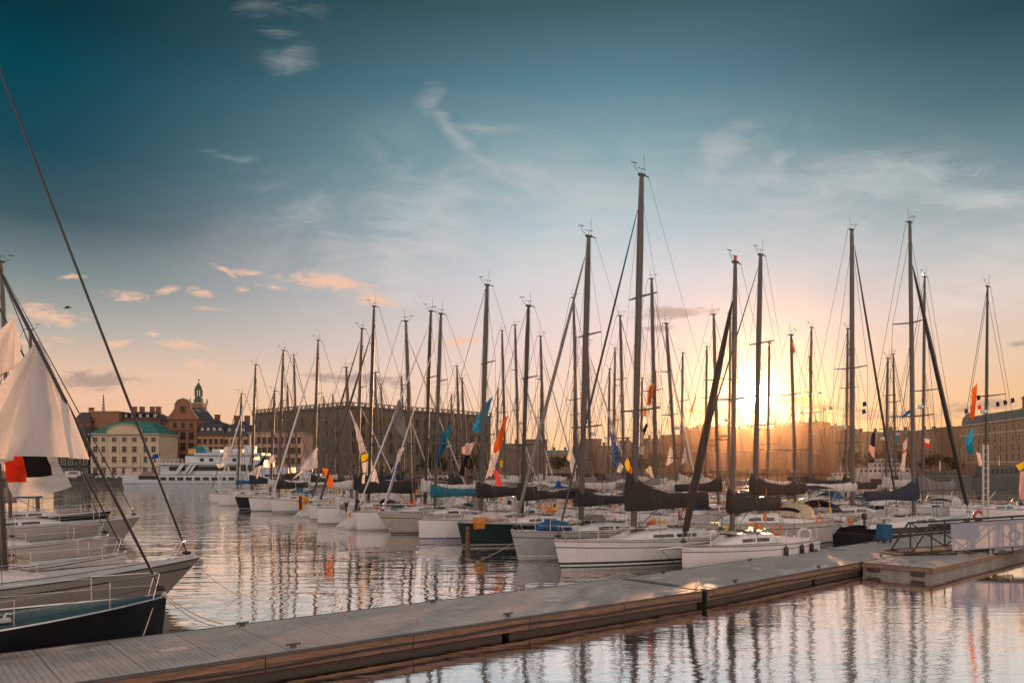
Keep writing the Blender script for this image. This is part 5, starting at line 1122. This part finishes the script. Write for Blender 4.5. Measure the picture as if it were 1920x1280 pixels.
def big_sheet(label, apex, bottom, Dm, amp, k, nu=40, nv=24, name='sheet_flag'):
    b = MB(); A = W(*apex, Dm); bt = [W(x, y, Dm) for x, y in bottom]; c = A.copy()
    def bot(u): q = u*(len(bt)-1); i = min(int(q), len(bt)-2); return lerp(bt[i], bt[i+1], q-i)
    for j in range(nv+1):
        v = (j/nv)
        for i in range(nu+1):
            u = i/nu; p = lerp(A, bot(u), max(.015, v)); sag = math.sin(v*math.pi)*(.10*(1-u)-.02)
            f = amp*v**.8*(math.sin(u*k+1.2*math.sin(u*4.1)+.5*v)+.45*math.sin(u*k*2.3+2+v*1.5)); p = p+Vector((sag*-1.2+f*.30, f, -sag*.8)); b.v.append(tuple(p-c))
    for j in range(nv):
        for i in range(nu): a = j*(nu+1)+i; b.face((a, a+1, a+nu+2, a+nu+1))
    o = b.build(name, CL['white'], None, True); o.location = c; tag(o, label, 'flag'); return o
big_sheet('large white draped flag hanging in folds from the black forestay at left', (73,634), [(-150,905),(-80,893),(-30,880),(0,866),(18,861),(34,855),(62,855),(89,856),(120,857),(150,859),(172,861)], 19.4, .17, 19)
big_sheet('smaller white draped flag above and left of the large one', (27,594), [(-120,720),(-60,712),(-20,704),(0,698),(20,692),(30,689),(42,672),(53,655)], 22.5, .16, 12, 30, 16)
def rdw(u, v):
    if u < .34 and v < .66: return 1
    if .34 <= u < .80 and v < .55-.0: return 2
    return 0
o = flag('red, dark and white checked flag below the large white sheet', [(6,852),(106,856),(132,914),(20,936)], 20.4, ['white','red','black'], n=26, fn=rdw, amp=.03, name='signal_flag')

# ------------------------------------------------------------------ small things on and round the boats
def fender(bt, a, side, label):
    y = side*(bt['b'](a)+.09); z = bt['ZD'](a)-.02; p = bt['w'](a, y, 0); t = thing('fender', label, 'fender', (p.x, p.y, z), 0, 'dark fenders along the small white sloop')
    b = MB(); b.tube([(0,0,-.02),(0,0,-.06),(0,0,-.14),(0,0,-.46),(0,0,-.54),(0,0,-.57)], [.02,.06,.10,.10,.06,.02], 10); b.build('body', M_black, t, True)
    q = MB(); q.tube([(0,0,-.04),(0,0,.5)], .012, 5); q.build('line', M_rope, t)
for a, lb in ((5.6, 'dark fender hanging nearest the mast of the small white sloop'), (7.0, 'middle one of three dark fenders on the small white sloop'), (8.0, 'dark fender nearest the stern of the small white sloop')): fender(BOATS['A'], a, 1, lb)
def rope(label, a, b, sag=.25, r=.014, m=None):
    q = MB(); a, b = Vector(a), Vector(b); q.tube([a+(b-a)*(i/10)-Vector((0,0,sag*4*(i/10)*(1-i/10))) for i in range(11)], r, 5); o = q.build('mooring_rope', m or M_rope, None, True); tag(o, label, 'rope', 'mooring lines'); return o
def onw(px, py): p = wl(px, py); return Vector((p[0], p[1], -.02))
def onp(px, py): ang = AL if px < 1300 else AR; s, t_ = s_of(px, py, ang); x, y = PW(s, t_, ang); return Vector((x, y, ZT+.04))
rope('mooring line from the black racing bow to the walkway, upper of two', W(306,1112,21), onp(418,1172), .12)
rope('mooring line from the black racing bow to the walkway, lower of two', W(305,1114,21), onp(404,1176), .15)
rope('mooring line hanging straight down the black racing bow', W(292,1121,20.9), W(268,1192,19.6), .02)
rope('thin line from the overhanging grey beige bow into the water', W(370,1060,27), onw(455,1118), .1, .010)
rope('pale line from the grey hull to the water by the mooring post', W(985,1002,38.5), onw(890,1052), .12)
rope('line running down the long white sloop bow', W(1046,1022,34.4), onw(1010,1062), .05)
rope('light line crossing the dark green hull', W(846,998,46), onw(800,1030), .1)
rope('stern line from the small white sloop to the walkway', W(1512,1016,39.3), onp(1585,1032), .1, .016, M_rope_d)
rope('second stern line of the small white sloop', W(1510,1015,39.2), onp(1535,1036), .04, .014, M_rope_d)
bs = BOATS['A']; pA = bs['w'](-.12, 0, bs['ZD'](0))
t = thing('bowsprit_pole', 'short white bowsprit pole with stays on the small white sloop', 'bowsprit', (pA.x, pA.y, 0), bs['an']); z = bs['ZD'](0)-.03
b = MB(); b.tube([(-.6, 0, z+.03), (1.35, 0, z)], [.05, .035], 8); b.build('spar', M_white, t, True)
b = MB(); b.tube([(1.3, 0, z), (.1, 0, .25)], .012, 4); b.tube([(1.3, 0, z), (.0, .45, z-.05)], .01, 4); b.tube([(1.3, 0, z), (.0, -.45, z-.05)], .01, 4); b.build('stay', M_wire, t)
def buoy(label, p, m, rz=0., full=False, r=.23):
    t = thing('lifebuoy', label, 'lifebuoy', p, rz, 'lifebuoys on stern rails'); b = MB()
    b.ring((0,0,0), r, r*.32, 'y', 18, 8, a0=(0 if full else R(-230)), a1=(2*math.pi if full else R(50))); b.build('ring', m, t, True)
    b = MB()
    for k in range(3): a = R(-200+k*115); b.ring((r*math.cos(a)*1.0, 0, r*math.sin(a)), .001, r*.345, 'y', 6, 8)
    q = MB(); q.tube([(0, .03, r*.9), (0, .03, r*1.6)], .02, 5); q.build('strap', M_black, t)
buoy('white round lifebuoy at the stern of the small white sloop', W(1508,1003,39.9), mat('white_plastic', (.62,.58,.54), .5), full=True, r=.30)
buoy('orange round buoy on the cream cruiser stern', W(1537,974,46.6), M_orange, full=True, r=.17)
buoy('orange horseshoe buoy right behind the small white sloop mast', W(1457,992,41), M_orange)
buoy('orange horseshoe buoy on the open transom at the near row', W(661,965,60.5), M_orange)
buoy('red and white ring buoy at the foot of the ladder poles', W(1835,967,43), M_red, full=True, r=.24)
buoy('orange horseshoe buoy beside the pale rolled mainsail', W(772,940,60), M_orange)
buoy('orange horseshoe buoy behind the teal sail cover', W(876,946,58), M_orange)
buoy('orange horseshoe buoy left of the grey hulled boat mast', W(1018,948,54), M_orange)
buoy('yellow orange horseshoe buoy closest to the grey hulled boat mast', W(1042,948,54), mat('yellow_plastic', (.80,.45,.02), .5))
buoy('red horseshoe buoy behind the big black sail cover', W(1281,964,44), M_red)
def bag(label, p, dims, m, rz=0., seed=1, name='sail_bag', cat='bag'):
    rnd = random.Random(seed); b = MB(); n = 14; k = 12; rg = []
    for i in range(n+1):
        f = i/n; e = math.sin(math.pi*min(1, max(0, f)))**.45+.02; x = (f-.5)*dims[0]; rg.append([(x+rnd.uniform(-.03,.03)*dims[0], (math.cos(2*math.pi*j/k)*dims[1]/2)*e*rnd.uniform(.85,1.12), (math.sin(2*math.pi*j/k)*.5+.5)*dims[2]*e*rnd.uniform(.85,1.12)+.08*dims[2]*math.sin(f*9)) for j in range(k)])
    b.loft(rg); o = b.build(name, m, None, True); o.location = p; o.rotation_euler = (0,0,rz); tag(o, label, cat); return o
nb_ = BOATS['N']; bag('crumpled blue cloth bundle on the foredeck of the grey hulled sloop', nb_['w'](1.9, .2, nb_['ZD'](1.9)), (2.0,.9,.55), M_cv_blue, nb_['an'], 3)
mb_ = BOATS['M']; q = MB(); q.loft([[(x*k, y*k2, z) for x, y in ((-.32,-.2),(.32,-.2),(.36,0),(.32,.2),(-.32,.2),(-.36,0))] for z, k, k2 in ((-.40,.72,.5),(-.34,.8,.9),(-.05,.9,1.0),(.18,1.0,.85),(.27,1.0,.5),(.30,.9,.2))]); o = q.build('sail_bag', mat('orange_sail_bag', (.62,.22,.03), .7, var=.2, scale=5, bump=.6, crease=True), None, True); o.location = mb_['w'](.75, .55, mb_['ZD'](.3)+.02); o.rotation_euler = (0, 0, mb_['an']); tag(o, 'orange sail bag hung at the bow of the dark green hull', 'bag')
bag('pale pink folded sail on the foredeck of the dark green hulled sloop', mb_['w'](1.9, 0, mb_['ZD'](1.6)+.1), (2.2,.6,.42), mat('pink_sailcloth', (.62,.46,.42), .8), mb_['an'], 6)
p = onp(1658,1016); t = thing('storage_box', 'blue box on short dark legs standing on the walkway by the black hull', 'box', p-Vector((0,0,.03)), R(20)); b = MB(); b.box((0,0,.52), (.62,.5,.78), bev=.04); b.box((0,0,.93), (.66,.54,.05), bev=.015); b.build('box', M_cv_blue, t)
for sx in (-.24,.24):
    for sy in (-.18,.18): b = MB(); b.box((sx,sy,.065), (.08,.08,.13)); b.build('leg', M_black, t)
bag('grey green bundle on the deck of the grey hulled sloop', nb_['w'](4.6, -.2, nb_['ZD'](4.6)+.4), (1.6,.7,.4), M_cv_grey, nb_['an'], 9)
cb_ = BOATS['B']; bag('white sail bundle on the cabin top of the long white sloop', cb_['w'](5.2, .3, cb_['ZD'](5.2)+.42), (1.3,.5,.28), M_cv_white, cb_['an'], 10)
fb_ = BOATS['F']; bag('yellow green bundle on the stern of the boat with the red and yellow ensign', fb_['w'](9.7, 0, fb_['ZD'](9.7)+.1), (.9,.7,.7), mat('lime_cloth', (.55,.48,.05), .8), 0, 12)
jb_ = BOATS['I']; bag('upright dark blue bag on the stern of the boat with the orange buoy', jb_['w'](9.4, .5, jb_['ZD'](9.4)), (.5,.4,1.1), M_cv_navy, 0, 13)
l1 = BOATS['L1']; p = l1['w'](4.0, -.9, l1['ZD'](4.0)+.06); t = thing('deck_winch_box', 'small white box with handle on the deck of the black racing sloop', 'box', p, l1['an']); b = MB(); b.box((0,0,.05), (.75,.24,.1), bev=.02); b.build('box', M_white, t); b = MB(); b.tube([(.25,0,.1),(.3,0,.2),(.4,0,.18)], .025, 6); b.build('handle', M_steel, t)

# ------------------------------------------------------------------ ferry, second ship, far boats
M_ferry = mat('ferry_white_paint', (.50,.54,.57), .4, var=.06, scale=.3); M_ferryb = mat('ferry_dark_stripe', (.04,.07,.11), .4)
def ferry():
    D = 186; u = D/FPX; t = thing('passenger_ferry', 'white passenger ferry with yellow and teal funnel along the far quay', 'ferry', ((412-CX)*u, D, 0), R(0))
    X = lambda px: (px-412)*u; Z = lambda py: CH-(py-HY)*u; Bm = 9.0
    b = MB(); N = 20; rg = []
    for i in range(N+1):
        f = i/N; x = lerp(X(247), X(585), f); w = Bm/2*min(1, (1-max(0, (f-.72)/.28)**2.2))*min(1, .86+f*2); w = max(w, .05); zt = Z(891)+(.9*max(0, f-.7)/.3)
        x2 = x+(f-.5)*.6
        rg.append([(x, -w*.85, -.4), (x2, -w, 1.2), (x2, -w, zt), (x2, w, zt), (x2, w, 1.2), (x, w*.85, -.4)])
    b.loft(rg); b.build('hull', M_ferry, t, True)
    s = MB(); s.box(((X(250)+X(540))/2, -Bm/2-.02, Z(905.5)), (X(540)-X(250), .05, .10)); s.box(((X(320)+X(470))/2, -Bm/2-.025, Z(889.5)), (X(470)-X(320), .05, .12)); s.build('hull_stripe', M_ferryb, t)
    for i in range(9):
        x = 316+i*15.6; w_ = MB(); w_.box((0, 0, 0), (1.35, .08, .72)); o = w_.build('window', M_glass, t); o.location = (X(x+6), -Bm/2-.02, Z(896.8))
    w_ = MB(); w_.box((X(294), -Bm/2-.02, Z(894.5)), (X(312)-X(277), .08, .85)); w_.build('stern_window', M_glass, t)
    b = MB(); b.box(((X(314)+X(470))/2, 0, (Z(891)+Z(871))/2), (X(470)-X(314), Bm-1.6, Z(871)-Z(891))); b.build('deckhouse', M_ferry, t)
    for px0, px1 in ((330, 360), (370, 436), (441, 453)):
        w_ = MB(); w_.box(((X(px0)+X(px1))/2, -Bm/2+.78, Z(878)), (X(px1)-X(px0), .1, 1.0)); w_.build('saloon_window', M_glass, t)
    b = MB(); b.box(((X(303)+X(470))/2, 0, Z(869.5)), (X(470)-X(303), Bm, .35)); 
    for px in (345, 362, 367): b.loft([[(X(px)-.5, -Bm/2+.02, Z(888)), (X(px)+.4, -Bm/2+.02, Z(888)), (X(px)+.4, -Bm/2+.2, Z(888)), (X(px)-.5, -Bm/2+.2, Z(888))], [(X(px)+1.0, -Bm/2+.02, Z(871)), (X(px)+1.9, -Bm/2+.02, Z(871)), (X(px)+1.9, -Bm/2+.2, Z(871)), (X(px)+1.0, -Bm/2+.2, Z(871))]])
    b.build('upper_deck', M_ferry, t)
    b = MB(); b.box(((X(357)+X(480))/2, 0, (Z(867.5)+Z(855))/2), (X(480)-X(357), Bm-3, Z(855)-Z(867.5))); b.box(((X(375)+X(500))/2, 0, Z(851.5)), (X(500)-X(375), Bm-2, .5)); b.build('sun_deck_house', M_ferry, t)
    for px in (388, 405, 448): w_ = MB(); w_.box((X(px), -Bm/2+1.48, Z(862)), (.9, .1, .7)); w_.build('house_window', M_glass, t)
    b = MB(); b.loft([[(X(358), -1.6, Z(855)), (X(396), -1.6, Z(855)), (X(396), 1.6, Z(855)), (X(358), 1.6, Z(855))], [(X(358), -1.4, Z(840)), (X(384), -1.4, Z(836)), (X(384), 1.4, Z(836)), (X(358), 1.4, Z(840))]]); f = b.build('funnel', M_cv_teal, t)
    b = MB(); b.box((X(365.5), -1.52, Z(846.5)), (X(373)-X(358.5), .3, Z(841.5)-Z(850.5))); b.build('funnel_panel', mat('ochre_panel', (.62,.30,.03), .6), f)
    for i, (a, c, y0, y1) in enumerate(((402,418,842,849),(440,456,841,849),(462,478,835,850))): b = MB(); b.box(((X(a)+X(c))/2, 0, (Z(y0)+Z(y1))/2), (X(c)-X(a), 3.2, Z(y0)-Z(y1)), bev=.15); b.build('deck_locker', M_ferry, t)
    b = MB(); b.box(((X(456)+X(505))/2, 0, (Z(891)+Z(862))/2), (X(505)-X(456), Bm-.6, Z(862)-Z(891))); b.box(((X(505)+X(548))/2, 0, (Z(893)+Z(876))/2), (X(548)-X(505), Bm-2, Z(876)-Z(893))); b.build('wheelhouse', M_ferry, t)
    for px in (468, 481, 494): w_ = MB(); w_.box((X(px), -Bm/2+.28, Z(877)), (1.1, .1, 1.4)); w_.build('wheelhouse_window', M_glass, t)
    b = MB()
    for y in (-Bm/2+.1, Bm/2-.1):
        for zz in (.5, .95): b.tube([(X(303), y, Z(868)+zz), (X(357), y, Z(868)+zz)], .04, 4)
        for i in range(8): x = lerp(X(303), X(357), i/7); b.tube([(x, y, Z(868)), (x, y, Z(868)+.95)], .04, 4)
        for zz in (.5, 1.0): b.tube([(X(258), y, Z(890)+zz), (X(316), y, Z(890)+zz)], .04, 4)
    b.tube([(X(470), 0, Z(850)), (X(470), 0, Z(818))], .09, 5); b.tube([(X(300), 0, Z(868)), (X(296), 0, Z(846))], .05, 4); b.build('railing', M_steel, t)
    b = MB(); b.loft([[(X(250), -3.2, Z(890)), (X(275), -3.2, Z(890)), (X(275), 3.2, Z(890)), (X(250), 3.2, Z(890))], [(X(262), -2.8, Z(884)), (X(276), -2.8, Z(884)), (X(276), 2.8, Z(884)), (X(262), 2.8, Z(884))]]); b.build('stern_shelter', mat('peach_canvas', (.50,.34,.22), .8), t)
ferry()
def ship(label, px0, px1, D, ywl, ydeck, tiers, hullm, housem, rz=0., name='motor_ship', group=None, cat='ship'):
    u = D/FPX; c = (px0+px1)/2; t = thing(name, label, cat, ((c-CX)*u, D, 0), rz, group); Z = lambda py: CH-(py-HY)*u; X = lambda px: (px-c)*u; Bm = max(3, min(9, (px1-px0)*u*.2)); rg = []; N = 14
    for i in range(N+1):
        f = i/N; w = max(.05, Bm/2*(1-max(0, (f-.7)/.3)**2)*(1-max(0, (.12-f)/.12)**2*.35)); rg.append([(lerp(X(px0), X(px1), f)*.97, -w*.8, -.3), (lerp(X(px0), X(px1), f), -w, Z(ydeck)+.6*max(0, f-.6)), (lerp(X(px0), X(px1), f), w, Z(ydeck)+.6*max(0, f-.6)), (lerp(X(px0), X(px1), f)*.97, w*.8, -.3)])
    b = MB(); b.loft(rg); b.build('hull', hullm, t, True)
    for a, q, y0, y1 in tiers:
        b = MB(); b.box(((X(a)+X(q))/2, 0, (Z(y0)+Z(y1))/2), (X(q)-X(a), Bm*.8, Z(y0)-Z(y1))); b.box(((X(a)+X(q))/2, 0, Z(y0)+.08), (X(q)-X(a)+.5, Bm*.86, .16)); d = b.build('deckhouse', housem, t)
        n = max(2, int((q-a)/8))
        for i in range(n): w_ = MB(); w_.box((0,0,0), (min(1.2, (X(q)-X(a))/n*.55), .1, (Z(y0)-Z(y1))*.38)); o = w_.build('window', M_glass, d); o.location = (lerp(X(a), X(q), (i+.5)/n), -Bm*.4-.02, lerp(Z(y1), Z(y0), .6))
    b = MB(); zt = Z(tiers[-1][2]); x = (X(tiers[-1][0])+X(tiers[-1][1]))/2; b.tube([(x, 0, zt), (x, 0, zt+2.6)], .09, 5); b.tube([(x-.8, 0, zt+1.7), (x+.8, 0, zt+1.7)], .06, 4); b.build('signal_mast', M_steel, t); return t
ship('white and black passenger steamer moored beyond the far half of the near row', 545, 640, 200, 914, 902, [(548,600,889,902),(552,588,876,889)], M_navy, M_ferry)
ship('small white launch at the quay below the palace', 640, 690, 210, 911, 903, [(650,682,893,903)], M_navy, M_ferry, cat='launch')
ship('red and white harbour boat at the quay under the palace middle', 700, 770, 225, 909, 900, [(712,760,893,900)], mat('dull_red_hull', (.25,.05,.035), .5), M_ferry, cat='launch')
ship('low brown launch at the quay right of the red harbour boat', 780, 850, 240, 907, 899, [(795,840,892,899)], mat('brown_hull', (.14,.08,.05), .5), M_cv_white, cat='launch')
ship('pale motor boat before the palace right end', 985, 1060, 165, 916, 905, [(1000,1050,893,905)], M_navy, M_ferry, cat='motor boat')
M_mist = mat('pale_ship_paint', (.42,.40,.37), .5, var=.1)
ship('large pale grey ship with stepped decks on the right far shore', 1575, 1715, 300, 902, 889, [(1606,1700,878,889),(1632,1690,868,878),(1645,1676,860,868)], M_mist, M_mist)
ship('white motor yacht just left of the large pale grey ship', 1552, 1600, 290, 902, 894, [(1560,1592,886,894)], M_mist, M_mist, cat='motor yacht')
M_barge = mat('dark_green_grey_paint', (.07,.08,.075), .6, var=.2)
ship('dark grey green barge with low deckhouse at right', 1722, 1822, 190, 914, 893, [(1735,1790,884,893)], M_barge, M_barge, cat='barge', name='barge')
ship('dark barge with tall box deckhouse behind the ladder poles', 1815, 1930, 200, 914, 896, [(1835,1912,874,896)], M_barge, M_barge, cat='barge', name='barge')
ship('small white boat on the bright far water under the hill left end', 1296, 1322, 470, 893, 891, [(1303,1316,888,891)], M_mist, M_ferry, cat='motor boat')

# cars on the far quay
def car(px, D, rz, m, label, van=False):
    t = thing('parked_van' if van else 'parked_car', label, 'van' if van else 'car', at(px, D), rz, 'vehicles parked on the far quay'); L, Wd = (5.4, 2.0) if van else (4.4, 1.8); pr = [(-L/2,.35),(-L/2,.9),(-L/2+.3,1.0),(-L*.36,2.1),(L*.42,2.15),(L/2,1.9),(L/2,.35)] if van else [(-L/2,.3),(-L/2,.75),(-L*.28,.9),(-L*.12,1.42),(L*.22,1.45),(L*.40,.98),(L/2,.9),(L/2,.3)]
    b = MB(); b.loft([[(x, -Wd/2, z) for x, z in pr], [(x, Wd/2, z) for x, z in pr]]); b.build('body', m, t)
    b = MB(); z0, z1 = (1.25, 1.85) if van else (.95, 1.36)
    for s in (-1, 1): b.quad((-L*.24, s*(Wd/2+.01), z0), (L*.26, s*(Wd/2+.01), z0), (L*.18, s*(Wd/2+.01), z1), (-L*.12, s*(Wd/2+.01), z1))
    b.build('side_window', M_glassw, t)
    for sx in (-.31, .31):
        for sy in (-1, 1): w = MB(); w.tube([(0, -.1, 0), (0, .1, 0)], .33, 12); o = w.build('wheel', M_black, t); o.location = (sx*L, sy*(Wd/2-.06), .33)
M_car = mat('silver_car_paint', (.42,.43,.44), .3, metal=.3); M_card = mat('dark_car_paint', (.04,.045,.05), .3)
for px, D, m, lb, v in [(139,223,M_car,'pale van parked at the left end of the far quay',True),(162,221,M_card,'dark car parked right of the pale van',False),(196,222,M_car,'silver car parked below the cream house, left of two',False),(216,223,M_car,'silver car parked below the cream house, right of two',False),(178,224,M_card,'dark car between the silver car and the other dark one',False)]:
    car(px, D, R(4), m, lb, v)
p = at(239, 219); t = thing('notice_board', 'pale upright notice board on the far quay before the ferry stern', 'notice board', p, 0); b = MB(); b.box((0,0,1.5), (1.3,.2,2.6), bev=.04); b.build('panel', mat('poster_paper', (.55,.42,.36), .8, var=.2), t); b = MB(); b.box((-.5,0,.12), (.12,.22,.24)); b.box((.5,0,.12), (.12,.22,.24)); b.build('leg', M_black, t)
for i, (px, D, lb) in enumerate([(263,222,'street lamp before the right end of the cream house'),(326,236,'street lamp before the gabled house'),(146,221,'street lamp near the pale van')]):
    t = thing('street_lamp', lb, 'street lamp', at(px, D), 0, 'street lamps on the far quay'); b = MB(); b.tube([(0,0,0),(0,0,.6),(0,0,6.4)], [.16,.09,.06], 8); b.build('pole', M_black, t); b = MB(); b.tube([(0,0,6.4),(0,0,6.55),(0,0,7.0),(0,0,7.15)], [.08,.26,.3,.06], 8); b.build('lantern', M_glassp, t)

# gulls
def gull(px, py, D, span, rz, label):
    o = MB(); s = span/2
    o.loft([[(-.30*span, 0, .0)]*6, [(-.12*span, math.cos(k*1.047)*.05*span, math.sin(k*1.047)*.045*span) for k in range(6)], [(.10*span, math.cos(k*1.047)*.055*span, math.sin(k*1.047)*.05*span) for k in range(6)], [(.24*span, math.cos(k*1.047)*.03*span, math.sin(k*1.047)*.03*span+.01) for k in range(6)], [(.30*span, 0, 0)]*6])
    for sg in (1, -1):
        a = [(.10*span, sg*.03*span, .02*span), (.12*span, sg*.45*s, .26*s), (.0, sg*s, .12*s)]; c = [(-.08*span, sg*.03*span, .02*span), (-.03*span, sg*.45*s, .25*s), (-.03*span, sg*s, .11*s)]
        for i in range(2):
            o.quad(a[i], a[i+1], c[i+1], c[i]); o.quad(*[(x, y, z-.015*span) for x, y, z in (c[i], c[i+1], a[i+1], a[i])])
    g = o.build('gull', mat('gull_feathers', (.10,.095,.09), .8), None, True); g.location = W(px, py, D); g.rotation_euler = (R(12), R(-8), rz); tag(g, label, 'bird', 'gulls in the air')
gull(126, 577, 70, 1.3, R(20), 'gull flying in the sky above the draped white flag')
gull(1450, 603, 90, 1.2, R(70), 'gull flying above the sun to the right')
gull(1537, 737, 110, 1.2, R(10), 'gull flying just over the crane jib')
# ------------------------------------------------------------------ haze: pale even air over the whole harbour
def haze():
    b = MB(); b.box((0, 720, 38), (2200, 1640, 79)); m = bpy.data.materials.new('haze_air'); m.use_nodes = True; t = NT(m.node_tree); t.n.clear()
    o = t.node('ShaderNodeOutputMaterial'); v = t.node('ShaderNodeVolumePrincipled'); v.inputs['Color'].default_value = (1, .78, .55, 1); v.inputs['Density'].default_value = HAZE_D; v.inputs['Anisotropy'].default_value = HAZE_G
    t.l.new(v.outputs[0], o.inputs['Volume']); h = b.build('haze', m); struct(h, 'stuff')
HAZE_D, HAZE_G = 0.000028, 0.95
if HAZE_D: haze()
